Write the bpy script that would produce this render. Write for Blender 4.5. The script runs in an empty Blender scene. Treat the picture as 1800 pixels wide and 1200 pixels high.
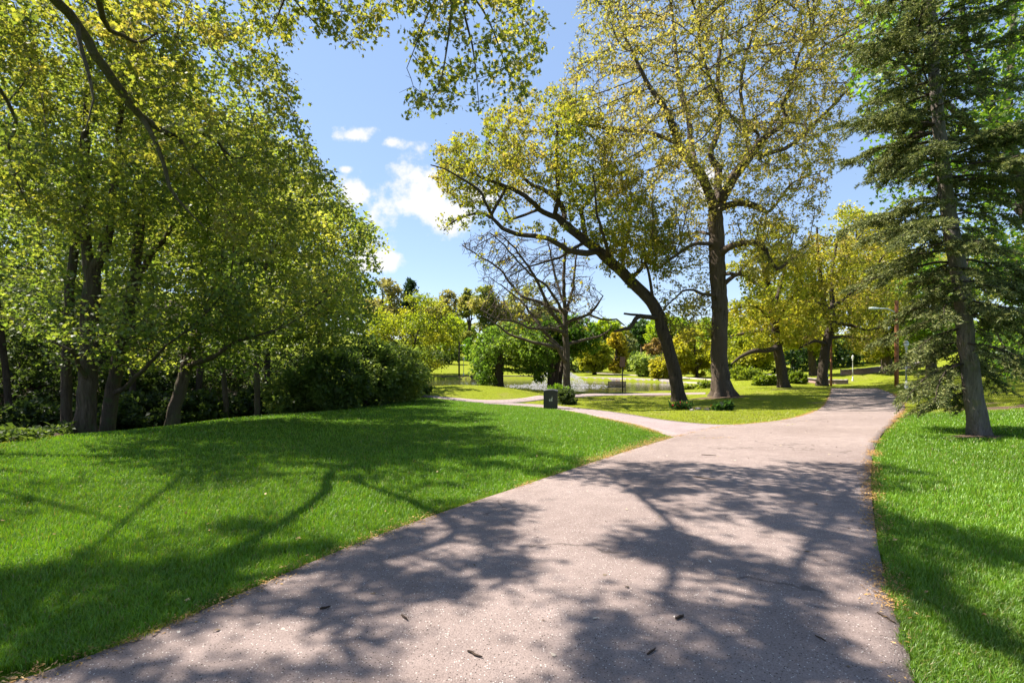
import bpy, bmesh, math, random
import numpy as np
from mathutils import Vector, Matrix
random.seed(7)
RNG = np.random.default_rng(11)
R = math.radians
scene = bpy.context.scene
COL = scene.collection

# ---------------------------------------------------------------- camera, sky, sun, exposure
CAM_Z = 1.5
F = 900.0            # focal length in pixels of the 1800 px wide frame (18 mm on 36 mm)
HZ = 620.0           # row of the horizon
cam_d = bpy.data.cameras.new('camera')
cam = bpy.data.objects.new('camera', cam_d); COL.objects.link(cam)
cam_d.sensor_width = 36; cam_d.lens = 18; cam_d.shift_y = 20/1800
cam_d.clip_start = 0.05; cam_d.clip_end = 3000
cam.location = (0, 0, CAM_Z); cam.rotation_euler = (R(90), 0, 0)
scene.camera = cam

SUN_DIR = Vector((-0.93, 0.34, 0)).normalized()
SUN_EL = R(55)
world = bpy.data.worlds.new('World'); scene.world = world; world.use_nodes = True
def setup_world():
    nt = world.node_tree; nt.nodes.clear(); N = nt.nodes; L = nt.links
    out = N.new('ShaderNodeOutputWorld')
    sky = N.new('ShaderNodeTexSky'); sky.sky_type = 'NISHITA'; sky.sun_disc = False
    sky.sun_elevation = SUN_EL; sky.sun_rotation = math.atan2(SUN_DIR.x, SUN_DIR.y)
    sky.air_density = 0.9; sky.dust_density = 0.15; sky.ozone_density = 1.6
    bg = N.new('ShaderNodeBackground'); bg.inputs['Strength'].default_value = 0.084
    tint = N.new('ShaderNodeMix'); tint.data_type = 'RGBA'; tint.blend_type = 'MULTIPLY'; tint.inputs[0].default_value = 1; tint.inputs[7].default_value = (1.06, .98, .97, 1)
    L.new(sky.outputs[0], tint.inputs[6]); even = N.new('ShaderNodeMix'); even.data_type = 'RGBA'; even.inputs[0].default_value = .55
    even.inputs[7].default_value = (.135/.084, .2/.084, .315/.084, 1); L.new(tint.outputs[2], even.inputs[6]); L.new(even.outputs[2], bg.inputs[0])
    tc = N.new('ShaderNodeTexCoord'); sp = N.new('ShaderNodeSeparateXYZ'); L.new(tc.outputs['Generated'], sp.inputs[0])
    def m(op, a, b=None, c=None):
        n = N.new('ShaderNodeMath'); n.operation = op
        for i, v in enumerate((a, b, c)):
            if v is None: continue
            if isinstance(v, (int, float)): n.inputs[i].default_value = v
            else: L.new(v, n.inputs[i])
        return n.outputs[0]
    yy = m('MAXIMUM', sp.outputs[1], 0.05)
    u = m('DIVIDE', sp.outputs[0], yy); v = m('DIVIDE', sp.outputs[2], yy)
    cb = N.new('ShaderNodeCombineXYZ'); L.new(u, cb.inputs[0]); L.new(v, cb.inputs[1])
    nz = N.new('ShaderNodeTexNoise'); nz.inputs['Scale'].default_value = 9; nz.inputs['Detail'].default_value = 9; nz.inputs['Roughness'].default_value = .58
    L.new(cb.outputs[0], nz.inputs['Vector'])
    best = None
    for (px, py, rx, ry) in ((712, 352, 105, 62), (795, 385, 80, 35), (625, 345, 60, 35), (622, 238, 46, 20), (690, 250, 26, 12), (655, 462, 50, 20), (607, 297, 18, 9), (560, 330, 60, 40),
                             (860, 340, 60, 30), (300, 130, 80, 50), (60, 330, 80, 60), (1240, 330, 50, 30)):
        du = m('DIVIDE', m('SUBTRACT', u, (px-900)/F), rx/F); dv = m('DIVIDE', m('SUBTRACT', v, (HZ-py)/F), ry/F)
        e = m('SUBTRACT', 1.0, m('SQRT', m('ADD', m('MULTIPLY', du, du), m('MULTIPLY', dv, dv))))
        best = e if best is None else m('MAXIMUM', best, e)
    best = m('MAXIMUM', best, -1.2)
    d = m('ADD', m('MULTIPLY', best, .62), m('MULTIPLY', m('SUBTRACT', nz.outputs[0], .5), 3.4))
    mr = N.new('ShaderNodeMapRange'); mr.interpolation_type = 'SMOOTHSTEP'; L.new(d, mr.inputs[0])
    mr.inputs[1].default_value = .02; mr.inputs[2].default_value = .5; mr.inputs[3].default_value = 0; mr.inputs[4].default_value = .95
    # pale veil near the horizon (thin air haze of the sky itself)
    bgc = N.new('ShaderNodeBackground'); bgc.inputs[0].default_value = (1.0, .985, .97, 1); bgc.inputs[1].default_value = .36
    mx = N.new('ShaderNodeMixShader'); L.new(mr.outputs[0], mx.inputs[0]); L.new(bg.outputs[0], mx.inputs[1]); L.new(bgc.outputs[0], mx.inputs[2])
    L.new(mx.outputs[0], out.inputs[0])
setup_world()
sun_d = bpy.data.lights.new('sun', 'SUN'); sun_d.energy = 5.0; sun_d.angle = R(0.53); sun_d.color = (1.0, .93, .83)
sun = bpy.data.objects.new('sun', sun_d); COL.objects.link(sun)
sv = Vector((SUN_DIR.x*math.cos(SUN_EL), SUN_DIR.y*math.cos(SUN_EL), math.sin(SUN_EL)))
sun.rotation_euler = sv.to_track_quat('Z', 'Y').to_euler(); sun.location = sv*50
vs = scene.view_settings
vs.view_transform = 'Standard'; vs.look = 'None'; vs.gamma = 1; vs.exposure = 1.62
cy = scene.cycles
cy.max_bounces = 6; cy.diffuse_bounces = 3; cy.glossy_bounces = 2; cy.transmission_bounces = 4; cy.transparent_max_bounces = 8
cy.caustics_reflective = False; cy.caustics_refractive = False

# ---------------------------------------------------------------- helpers
def W(px, py, d):
    return np.array(((px-900)/F*d, d, CAM_Z+(HZ-py)/F*d))
def Wa(px, py, d):
    px = np.asarray(px, float); py = np.asarray(py, float); d = np.asarray(d, float)
    return np.stack(((px-900)/F*d, d+0*px, CAM_Z+(HZ-py)/F*d), -1)
def mesh_obj(name, V, Fs, mat=None, parent=None, col=None, smooth=False, attrs=None):
    me = bpy.data.meshes.new(name)
    V = np.asarray(V, np.float32); me.vertices.add(len(V)); me.vertices.foreach_set('co', V.ravel())
    if isinstance(Fs, np.ndarray): Fs = [Fs]
    Fs = [f for f in Fs if len(f)]
    idx = np.concatenate([f.ravel() for f in Fs]).astype(np.int32)
    tot = np.concatenate([np.full(len(f), f.shape[1]) for f in Fs])
    st = np.concatenate(([0], np.cumsum(tot)[:-1])).astype(np.int32)
    me.loops.add(len(idx)); me.loops.foreach_set('vertex_index', idx)
    me.polygons.add(len(tot)); me.polygons.foreach_set('loop_start', st)
    if col is not None:
        a = me.color_attributes.new('col', 'FLOAT_COLOR', 'POINT')
        c = np.ones((len(V), 4), np.float32); c[:, :3] = col; a.data.foreach_set('color', c.ravel())
    for k, v in (attrs or {}).items():
        a = me.attributes.new(k, 'FLOAT', 'POINT'); a.data.foreach_set('value', np.asarray(v, np.float32))
    if smooth: me.polygons.foreach_set('use_smooth', np.ones(len(tot), bool))
    me.update(calc_edges=True)
    if mat: me.materials.append(mat)
    o = bpy.data.objects.new(name, me); COL.objects.link(o)
    if parent: o.parent = parent
    return o
def thing(name, loc, label, cat, group=None):
    o = bpy.data.objects.new(name, None); COL.objects.link(o); o.empty_display_size = .2
    o.location = [float(c) for c in loc]
    o['label'] = label; o['category'] = cat
    if group: o['group'] = group
    return o
def tag(o, label, cat, group=None, kind=None):
    o['label'] = label; o['category'] = cat
    if group: o['group'] = group
    if kind: o['kind'] = kind
    return o
def structure(o, label=None, cat=None, kind='structure'):
    o['kind'] = kind
    if label: o['label'] = label
    if cat: o['category'] = cat
    return o
def bm_obj(name, bm, mat, parent=None, smooth=False):
    me = bpy.data.meshes.new(name); bm.to_mesh(me); bm.free()
    if smooth:
        for p in me.polygons: p.use_smooth = True
    if mat: me.materials.append(mat)
    o = bpy.data.objects.new(name, me); COL.objects.link(o)
    if parent: o.parent = parent
    return o
def add_box(bm, c, s, bev=0.0, rot=None):
    g = bmesh.ops.create_cube(bm, size=1.0); vs_ = g['verts']
    M = Matrix.Translation(c) @ (rot.to_4x4() if rot is not None else Matrix.Identity(4)) @ Matrix.Diagonal((*s, 1))
    bmesh.ops.transform(bm, matrix=M, verts=vs_)
    if bev:
        ed = list({e for v in vs_ for e in v.link_edges})
        bmesh.ops.bevel(bm, geom=ed, offset=bev, segments=2, affect='EDGES', profile=.6)
def add_lathe(bm, prof, seg=16, c=(0, 0, 0), lobes=0, amp=0):
    rings = []
    for (r, z) in prof:
        ring = []
        for k in range(seg):
            a = 2*math.pi*k/seg; rr = r*(1+amp*math.cos(lobes*a)) if lobes else r
            ring.append(bm.verts.new((c[0]+rr*math.cos(a), c[1]+rr*math.sin(a), c[2]+z)))
        rings.append(ring)
    for a, b in zip(rings, rings[1:]):
        for k in range(seg): bm.faces.new((a[k], a[(k+1) % seg], b[(k+1) % seg], b[k]))
    bm.faces.new(rings[0][::-1]); bm.faces.new(rings[-1])
def add_tube(bm, pts, r, seg=8):
    pts = [Vector(p) for p in pts]; rings = []
    rs = r if isinstance(r, (list, tuple)) else [r]*len(pts)
    for i, p in enumerate(pts):
        d = (pts[min(i+1, len(pts)-1)]-pts[max(i-1, 0)]).normalized()
        u = d.cross(Vector((.31, .17, .93)) if abs(d.z) < .9 else Vector((1, .2, 0))).normalized(); v = d.cross(u)
        rings.append([bm.verts.new(p+float(rs[i])*(u*math.cos(2*math.pi*k/seg)+v*math.sin(2*math.pi*k/seg))) for k in range(seg)])
    for a, b in zip(rings, rings[1:]):
        for k in range(seg): bm.faces.new((a[k], a[(k+1) % seg], b[(k+1) % seg], b[k]))
    bm.faces.new(rings[0][::-1]); bm.faces.new(rings[-1])
def in_poly(x, y, poly):
    x = np.asarray(x); y = np.asarray(y); c = np.zeros(x.shape, bool); n = len(poly); j = n-1
    for i in range(n):
        xi, yi = poly[i]; xj, yj = poly[j]
        with np.errstate(divide='ignore', invalid='ignore'):
            c ^= ((yi > y) != (yj > y)) & (x < (xj-xi)*(y-yi)/(yj-yi)+xi)
        j = i
    return c
def poly_dist(x, y, poly):
    x = np.asarray(x, float); y = np.asarray(y, float); d = np.full(x.shape, 1e9)
    for i in range(len(poly)):
        ax, ay = poly[i-1]; bx, by = poly[i]; dx, dy = bx-ax, by-ay
        t = np.clip(((x-ax)*dx+(y-ay)*dy)/(dx*dx+dy*dy+1e-12), 0, 1)
        d = np.minimum(d, np.hypot(x-ax-t*dx, y-ay-t*dy))
    return d
def wob(x, y, s, seed=0):
    r = np.random.default_rng(seed); v = 0
    for k in range(6):
        a = r.uniform(0, 6.28); f = s*r.uniform(.6, 1.9); p = r.uniform(0, 6.28)
        v = v+np.sin((x*math.cos(a)+y*math.sin(a))*f+p)
    return v/6.0

# ---------------------------------------------------------------- materials
class NT:
    def __init__(s, name):
        s.mat = bpy.data.materials.new(name); s.mat.use_nodes = True; s.nt = s.mat.node_tree; s.nt.nodes.clear()
        s.out = s.n('ShaderNodeOutputMaterial')
    def n(s, t, **kw):
        nd = s.nt.nodes.new(t)
        for k, v in kw.items():
            if k in nd.inputs: nd.inputs[k].default_value = v
            else: setattr(nd, k, v)
        return nd
    def l(s, a, b): s.nt.links.new(a, b)
    def noise(s, scale, detail=4, rough=.55, vec=None, dist=0):
        nd = s.n('ShaderNodeTexNoise'); nd.inputs['Scale'].default_value = scale; nd.inputs['Detail'].default_value = detail
        nd.inputs['Roughness'].default_value = rough; nd.inputs['Distortion'].default_value = dist
        if vec is not None: s.l(vec, nd.inputs['Vector'])
        return nd.outputs['Fac']
    def ramp(s, fac, stops):
        nd = s.n('ShaderNodeValToRGB'); cr = nd.color_ramp
        while len(cr.elements) < len(stops): cr.elements.new(.5)
        for e, (p, c) in zip(cr.elements, stops):
            e.position = p; e.color = (*c, 1) if len(c) == 3 else c
        s.l(fac, nd.inputs[0]); return nd.outputs[0]
    def mix(s, fac, a, b, mode='MIX'):
        nd = s.n('ShaderNodeMix'); nd.data_type = 'RGBA'; nd.blend_type = mode
        for i, v in ((0, fac), (6, a), (7, b)):
            if isinstance(v, (int, float)): nd.inputs[i].default_value = v
            elif isinstance(v, tuple): nd.inputs[i].default_value = (*v, 1) if len(v) == 3 else v
            else: s.l(v, nd.inputs[i])
        return nd.outputs[2]
    def math(s, op, a, b=0.0):
        nd = s.n('ShaderNodeMath'); nd.operation = op
        for i, v in enumerate((a, b)):
            if isinstance(v, (int, float)): nd.inputs[i].default_value = v
            else: s.l(v, nd.inputs[i])
        return nd.outputs[0]
    def geo(s): return s.n('ShaderNodeNewGeometry').outputs['Position']
    def attr(s, name): return s.n('ShaderNodeAttribute', attribute_name=name)
    def stretch(s, vec, sc):
        nd = s.n('ShaderNodeMapping'); nd.inputs['Scale'].default_value = sc; s.l(vec, nd.inputs[0]); return nd.outputs[0]
    def bump(s, h, strength=.5, dist=.02):
        nd = s.n('ShaderNodeBump'); nd.inputs['Strength'].default_value = strength; nd.inputs['Distance'].default_value = dist
        s.l(h, nd.inputs['Height']); return nd.outputs[0]
    def principled(s, color, rough=.8, spec=.3, normal=None, metal=0):
        nd = s.n('ShaderNodeBsdfPrincipled')
        if isinstance(color, tuple): nd.inputs['Base Color'].default_value = (*color, 1)
        else: s.l(color, nd.inputs['Base Color'])
        if isinstance(rough, (int, float)): nd.inputs['Roughness'].default_value = rough
        else: s.l(rough, nd.inputs['Roughness'])
        nd.inputs['Specular IOR Level'].default_value = spec; nd.inputs['Metallic'].default_value = metal
        if normal is not None: s.l(normal, nd.inputs['Normal'])
        s.l(nd.outputs[0], s.out.inputs[0]); return nd
def bark_mat(name, dark, light, scale=6, bump=.9, moss=None):
    t = NT(name); p = t.geo(); v = t.stretch(p, (1, 1, .16))
    a = t.noise(scale*2.2, 6, .65, v, 1.2); b = t.noise(scale*.35, 4, .6, p); c = t.noise(scale*6, 3, .6, v)
    col = t.ramp(a, ((.33, dark), (.66, light)))
    col = t.mix(t.ramp(b, ((.4, (0, 0, 0)), (.62, (1, 1, 1)))), col, tuple(x*.62 for x in light), 'MIX')
    if moss: col = t.mix(t.ramp(t.noise(scale*.6, 5, .6, p), ((.55, (0, 0, 0)), (.68, (.8, .8, .8)))), col, moss)
    h = t.math('ADD', a, t.math('MULTIPLY', c, .4))
    t.principled(col, .9, .15, t.bump(h, bump, .05)); return t.mat
def leaf_mat(name, trans=.45, gloss=.05, tcol=(1.0, .95, .55), tgain=2.1):
    t = NT(name); c = t.attr('col').outputs['Color']
    d = t.n('ShaderNodeBsdfDiffuse'); t.l(c, d.inputs[0])
    tr = t.n('ShaderNodeBsdfTranslucent'); tc = t.mix(1.0, c, tuple(x*tgain for x in tcol), 'MULTIPLY'); t.l(tc, tr.inputs[0])
    m = t.n('ShaderNodeMixShader'); m.inputs[0].default_value = trans; t.l(d.outputs[0], m.inputs[1]); t.l(tr.outputs[0], m.inputs[2])
    g = t.n('ShaderNodeBsdfGlossy'); g.inputs['Roughness'].default_value = .5; g.inputs[0].default_value = (1, 1, 1, 1)
    m2 = t.n('ShaderNodeMixShader'); m2.inputs[0].default_value = gloss; t.l(m.outputs[0], m2.inputs[1]); t.l(g.outputs[0], m2.inputs[2])
    t.l(m2.outputs[0], t.out.inputs[0]); return t.mat
def paint(name, col, rough=.5, spec=.4, var=.15, metal=0, scale=9):
    t = NT(name); p = t.geo(); f = t.noise(scale, 5, .6, p)
    c = t.mix(t.ramp(f, ((.35, (0, 0, 0)), (.7, (1, 1, 1)))), tuple(x*(1-var) for x in col), tuple(min(1, x*(1+var)) for x in col))
    t.principled(c, rough, spec, t.bump(t.noise(scale*8, 3, .5, p), .12, .004), metal); return t.mat
M = {}
M['bark_grey'] = bark_mat('bark_grey', (.035, .027, .02), (.15, .122, .095), 6, 1.0)
M['bark_oak'] = bark_mat('bark_oak', (.02, .015, .011), (.155, .118, .088), 3.2, 1.0)
M['bark_dark'] = bark_mat('bark_dark', (.02, .015, .011), (.095, .073, .055), 5)
M['bark_spruce'] = bark_mat('bark_spruce', (.05, .042, .036), (.26, .22, .185), 9, 1.0, (.16, .15, .08))
M['bark_wood'] = bark_mat('bark_wood', (.028, .02, .014), (.12, .09, .065), 6, 1.0, (.06, .075, .03))
M['leaf'] = leaf_mat('leaf', .58, .03)
M['leaf_fine'] = leaf_mat('leaf_fine', .55, .015, tgain=1.8)
M['needle'] = leaf_mat('needle', .32, .012, (1, 1, .7), 1.0)
M['grass_blade'] = leaf_mat('grass_blade', .4, .035, (1.0, 1.0, .45), 1.15)
M['petal'] = leaf_mat('petal', .3, .04, (1, .8, .8), 1.1)
M['litter'] = leaf_mat('litter', .15, .02, (1, .9, .8), 1)
# ---------------------------------------------------------------- terrain
WATER_Z = -1.5
CTRL = [  # (px, py, distance) of points seen on the ground
 (1300,800,7.9),(1350,745,12.5),(1500,720,19),(1500,690,28),(1500,681.5,34),(968,717,22),(700,706,22),(400,735,15.5),(60,780,9),
 (200,820,7.3),(600,760,11.5),(850,712,22),(850,780,9.5),(750,698,25),(850,706,25),(850,678,31.5),(930,692,29.5),(785,677,32.5),(900,683,31),
 (960,697,31),(1060,691,36.2),(1120,691,36.2),(1050,694,33.5),(1205,704,27),(1270,695,28),(1100,706,26),(1150,736,16.5),(1250,746,13),(1200,720,20),(1400,706,24),
 (1722,764,9.8),(1600,780,8.8),(1790,742,11),(1790,662,28),(1640,701,21),(1590,716,19),(1700,690,22),(1575,677,33),(1560,656,45),(1640,641,50),(1430,662,47),
 (1378,682,33),(1447,679,36),(1340,665,44),(1300,682,36),(1560,700,23),(1470,676,41),
 (1750,640,45),(1660,630,62),(1500,645,66),(1420,652,66),
 (700,666,59),(860,667,59),(1050,665,61),(1240,671,52),(760,650,70),(815,633,90),(700,632,88),(1050,650,85),(1130,653,75),(900,645,80),(980,655,70),(1200,658,70),(1320,655,70)]
def _ctrl_world():
    P = [W(*c) for c in CTRL]
    P += [(-3,1,0),(3,1,0),(0,4,0),(0,-10,.1),(-10,-10,.1),(10,-10,.1),(-5,5,0),(4,6,-.01),(-7,2,0),(8,3,0),(12,4,.05),(20,8,.6),(-8,-3,.05),
          (-13,10,-.35),(-12,14,-1.0),(-17,13,-1.3),(-22,13,-.6),(-28,12,1.6),(-45,10,5),(-10,21,-1.35),(-9,26,-1.2),(-16,24,-1.5),(-24,28,.6),(-35,30,5),(-14,36,-1.45),(-22,42,-1.0),(-31,55,4),
          (-45,60,8.5),(-60,100,12),(0,150,3),(-100,150,8),(100,150,7),(60,60,4.5),(60,30,3.5),(40,12,2.2),(0,300,10),(-300,300,12),(300,300,12),(-300,0,12),(300,0,12),(-100,-60,3),(100,-60,3),(0,-100,2)]
    return np.array(P, float)
_CP = _ctrl_world()
_SC = 20.0
def _phi(r2): return .5*r2*np.log(r2+1e-9)
def _fit():
    X = _CP[:, :2]/_SC; n = len(X)
    K = _phi(((X[:, None]-X[None])**2).sum(-1)); K[np.diag_indices(n)] += 0.004
    Pm = np.c_[np.ones(n), X]; A = np.zeros((n+3, n+3)); A[:n, :n] = K; A[:n, n:] = Pm; A[n:, :n] = Pm.T
    return X, np.linalg.solve(A, np.r_[_CP[:, 2], 0, 0, 0])
_X, _Wt = _fit()
POND = [(-13,37.5),(-9,37.0),(-4,37.6),(2,38.6),(7,38.5),(12,38.2),(15,39),(17,42),(18,47),(16,51),(11,55),(4,58),(-4,58.5),(-12,57.5),(-17,54),(-19,47),(-17,40)]
def ground(x, y):
    x = np.asarray(x, float); y = np.asarray(y, float); sh = x.shape; q = np.stack((x.ravel(), y.ravel()), -1)/_SC
    z = np.empty(len(q))
    for i in range(0, len(q), 20000):
        s = q[i:i+20000]; r2 = ((s[:, None]-_X[None])**2).sum(-1)
        z[i:i+20000] = _phi(r2) @ _Wt[:-3]+_Wt[-3]+s @ _Wt[-2:]
    z = z.reshape(sh)
    near = (y > 25) & (y < 75) & (np.abs(x) < 35)
    if near.any():
        xn, yn = x[near], y[near]; ins = in_poly(xn, yn, POND); dd = poly_dist(xn, yn, POND)*np.where(ins, -1, 1); zn = z[near]
        shore = np.where(yn > 50, WATER_Z+.28, WATER_Z+.06)
        up = np.maximum(zn, shore+np.clip(dd, 0, 3)*.01)
        up = up*1.0
        down = WATER_Z+.02-np.clip(-dd, 0, 1.2)*.5
        near_edge = np.clip(dd/2.5, 0, 1)
        zo = up*near_edge+np.minimum(up, np.where(yn > 50, WATER_Z+.32, WATER_Z+.1+.25*np.clip(dd, 0, 2.5)))*(1-near_edge)
        z = z.copy(); z[near] = np.where(ins, np.minimum(zn, down), zo)
    return z
def g1(x, y): return float(ground(np.array([x]), np.array([y]))[0])
_DS = np.geomspace(1.4, 160, 260)
def on_ground(px, py):
    """where the line of sight through a photo pixel meets the terrain"""
    P = Wa(px, py, _DS); h = P[:, 2]-ground(P[:, 0], P[:, 1])
    k = np.where((h[:-1] > 0) & (h[1:] <= 0))[0]
    if len(k) == 0: return P[-1]
    k = k[0]; t = h[k]/(h[k]-h[k+1]); d = _DS[k]*(1-t)+_DS[k+1]*t
    p = W(px, py, d); p[2] = g1(p[0], p[1]); return p
def at(px, d):
    x = (px-900)/F*d; return np.array((x, d, g1(x, d)))

def axis(n0, step, far, grow):
    v = [0.0]; s = step
    while v[-1] < far:
        v.append(v[-1]+s)
        if v[-1] > n0: s *= grow
    return np.array(v)
_xp = axis(22, .42, 700, 1.13); XS = np.r_[-_xp[:0:-1], _xp]
_yp = axis(62, .42, 900, 1.11); _yn = axis(4, .5, 300, 1.3); YS = np.r_[-_yn[:0:-1], _yp]
gx, gy = np.meshgrid(XS, YS, indexing='xy'); GZ = ground(gx, gy)
GV = np.stack((gx, gy, GZ), -1).reshape(-1, 3)
ny, nx = gx.shape; ii = np.arange(ny*nx).reshape(ny, nx)
GF = np.stack((ii[:-1, :-1], ii[:-1, 1:], ii[1:, 1:], ii[1:, :-1]), -1).reshape(-1, 4)

# path outlines, traced on the photograph and laid on the terrain
MAIN_R = [(1640,1330),(1605,1200),(1595,1130),(1570,1060),(1550,1000),(1540,940),(1532,880),(1530,830),(1535,790),(1548,765),(1575,740),(1590,722),(1591,710),(1580,698),(1560,688),(1540,682.5)]
MAIN_L = [(-520,1330),(60,1200),(250,1120),(420,1050),(560,985),(700,930),(800,895),(900,862),(1000,828),(1085,800),(1180,770),(1270,749),(1340,744),(1400,735),(1440,720),(1455,702),(1460,690),(1461,682.5)]
SIDE_U = [(1420,741),(1340,744),(1270,748),(1200,742),(1140,733),(1080,724),(1020,717.5),(985,713.5),(940,710),(880,707),(850,704)]
SIDE_D = [(1300,770),(1240,772),(1185,770),(1150,756),(1100,742),(1040,729),(985,719),(940,714.5),(890,711),(850,709)]
POND_U = [(700,693),(725,694),(780,698),(840,703),(890,703),(930,699.5),(960,696),(1010,693),(1060,691.5),(1100,691),(1150,691),(1200,690.5),(1240,690)]
POND_D = [(700,696),(725,697),(780,701.5),(840,707.5),(890,708.5),(930,706),(960,702.5),(1010,698),(1060,695.5),(1100,694.5),(1150,694),(1200,693.5),(1240,692.5)]
def lay(pts): return np.array([on_ground(*p)[:2] for p in pts])
def resample(P, n):
    s = np.r_[0, np.cumsum(np.hypot(*np.diff(P, axis=0).T))]; t = np.linspace(0, s[-1], n)
    return np.stack((np.interp(t, s, P[:, 0]), np.interp(t, s, P[:, 1])), -1)
def smooth_line(P, k=2):
    for _ in range(k):
        Q = [P[0]]
        for a, b in zip(P[:-1], P[1:]): Q += [a*.75+b*.25, a*.25+b*.75]
        Q.append(P[-1]); P = np.array(Q)
    return P
def ribbon(name, U, D, n, m, lift, mat, extra_start=None):
    U = resample(smooth_line(U), n); D = resample(smooth_line(D), n)
    t = np.linspace(0, 1, m)[None, :, None]; P = U[:, None]*(1-t)+D[:, None]*t
    x, y = P[..., 0], P[..., 1]; z = ground(x, y)+lift
    V = np.stack((x, y, z), -1); i = np.arange(n*m).reshape(n, m)
    # a skirt so that the sheet has thickness
    Fq = np.stack((i[:-1, :-1], i[:-1, 1:], i[1:, 1:], i[1:, :-1]), -1).reshape(-1, 4)
    V = V.reshape(-1, 3); sk = V.copy(); sk[:, 2] -= .06; rim = []
    for a, b in ((i[:-1, 0], i[1:, 0]), (i[1:, -1], i[:-1, -1])): rim.append(np.stack((a+len(V), b+len(V), b, a), -1)[:, ::-1])
    Fq = np.concatenate([Fq]+rim)
    o = mesh_obj(name, np.concatenate((V, sk)), Fq, mat, smooth=True)
    return o, np.concatenate((U, D[::-1])), U, D

def asphalt(name, c0, c1):
    t = NT(name); p = t.geo()
    big = t.noise(.5, 5, .6, p); mid = t.noise(6, 5, .65, p); fine = t.noise(140, 3, .7, p); grit = t.n('ShaderNodeTexVoronoi'); grit.inputs['Scale'].default_value = 95; t.l(p, grit.inputs['Vector'])
    col = t.mix(t.ramp(big, ((.3, (0, 0, 0)), (.7, (1, 1, 1)))), tuple(x*.86 for x in c0), c1)
    col = t.mix(t.ramp(mid, ((.35, (.0, .0, .0)), (.72, (.6, .6, .6)))), col, tuple(x*.72 for x in c0))
    col = t.mix(t.ramp(fine, ((.36, (.7, .7, .7)), (.48, (0, 0, 0)))), col, tuple(x*.42 for x in c0))
    col = t.mix(t.ramp(fine, ((.58, (0, 0, 0)), (.74, (.5, .5, .5)))), col, tuple(min(.7, x*1.55) for x in c1))
    sep = t.n('ShaderNodeSeparateColor'); t.l(grit.outputs['Color'], sep.inputs[0])
    st = t.math('MULTIPLY', t.math('LESS_THAN', grit.outputs['Distance'], .33), t.math('GREATER_THAN', sep.outputs[0], .9))
    col = t.mix(st, col, (.52, .47, .43))
    dk = t.math('MULTIPLY', t.math('LESS_THAN', grit.outputs['Distance'], .36), t.math('LESS_THAN', sep.outputs[0], .1))
    col = t.mix(dk, col, (.045, .035, .03))
    # a few healed cracks
    w = t.n('ShaderNodeTexVoronoi'); w.feature = 'DISTANCE_TO_EDGE'; w.inputs['Scale'].default_value = .42
    wv = t.n('ShaderNodeVectorMath'); wv.operation = 'ADD'; t.l(p, wv.inputs[0])
    nv = t.n('ShaderNodeTexNoise'); nv.inputs['Scale'].default_value = 1.7; nv.inputs['Detail'].default_value = 6; t.l(p, nv.inputs['Vector']); t.l(nv.outputs['Color'], wv.inputs[1]); t.l(wv.outputs[0], w.inputs['Vector'])
    ck = t.math('MULTIPLY', t.math('LESS_THAN', w.outputs['Distance'], .006), t.math('GREATER_THAN', t.noise(.35, 2, .5, p), .56))
    col = t.mix(t.math('MULTIPLY', ck, .55), col, (.07, .055, .05))
    h = t.math('ADD', fine, t.math('MULTIPLY', mid, .5))
    t.principled(col, .92, .12, t.bump(h, .75, .011)); return t.mat
M['asphalt'] = asphalt('asphalt', (.235, .181, .162), (.305, .244, .221))
M['asphalt_side'] = asphalt('asphalt_side', (.26, .205, .2), (.34, .275, .275))
path_o, PATH_POLY, ML, MR = ribbon('path', lay(MAIN_L), lay(MAIN_R), 170, 26, .018, M['asphalt'])
structure(path_o, 'wide pinkish grey asphalt path sweeping away to the right')
side_o, SIDE_POLY, SU, SD = ribbon('side_path', lay(SIDE_U), lay(SIDE_D), 110, 8, .012, M['asphalt_side'])
structure(side_o, 'narrow grey path branching left past the litter bin')
pond_o, PONDP_POLY, PU, PD = ribbon('pond_path', lay(POND_U), lay(POND_D), 160, 6, .022, M['asphalt_side'])
structure(pond_o, 'narrow footpath curving along the near side of the pond')
FAR_U = [(1030,654),(1060,656),(1110,659),(1160,661),(1210,663)]; FAR_D = [(1030,654.7),(1060,656.8),(1110,659.9),(1160,662),(1210,664.1)]
far_o, FAR_POLY, _, _ = ribbon('far_path', lay(FAR_U), lay(FAR_D), 60, 4, .05, M['asphalt_side'])
structure(far_o, 'pale footpath crossing the far lawn beyond the pond')
_dec = lambda P, k: np.concatenate((P[:len(P)//2:k], P[len(P)//2-1:len(P)//2+1], P[len(P)//2+k::k], P[-1:]))
PATH_POLY = _dec(PATH_POLY, 5); SIDE_POLY = _dec(SIDE_POLY, 5); PONDP_POLY = _dec(PONDP_POLY, 6)
def on_path(x, y, grow=0):
    r = np.zeros(np.shape(x), bool)
    for P in (PATH_POLY, SIDE_POLY, PONDP_POLY):
        r |= in_poly(x, y, P)
        if grow: r |= poly_dist(x, y, P) < grow
    return r

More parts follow.
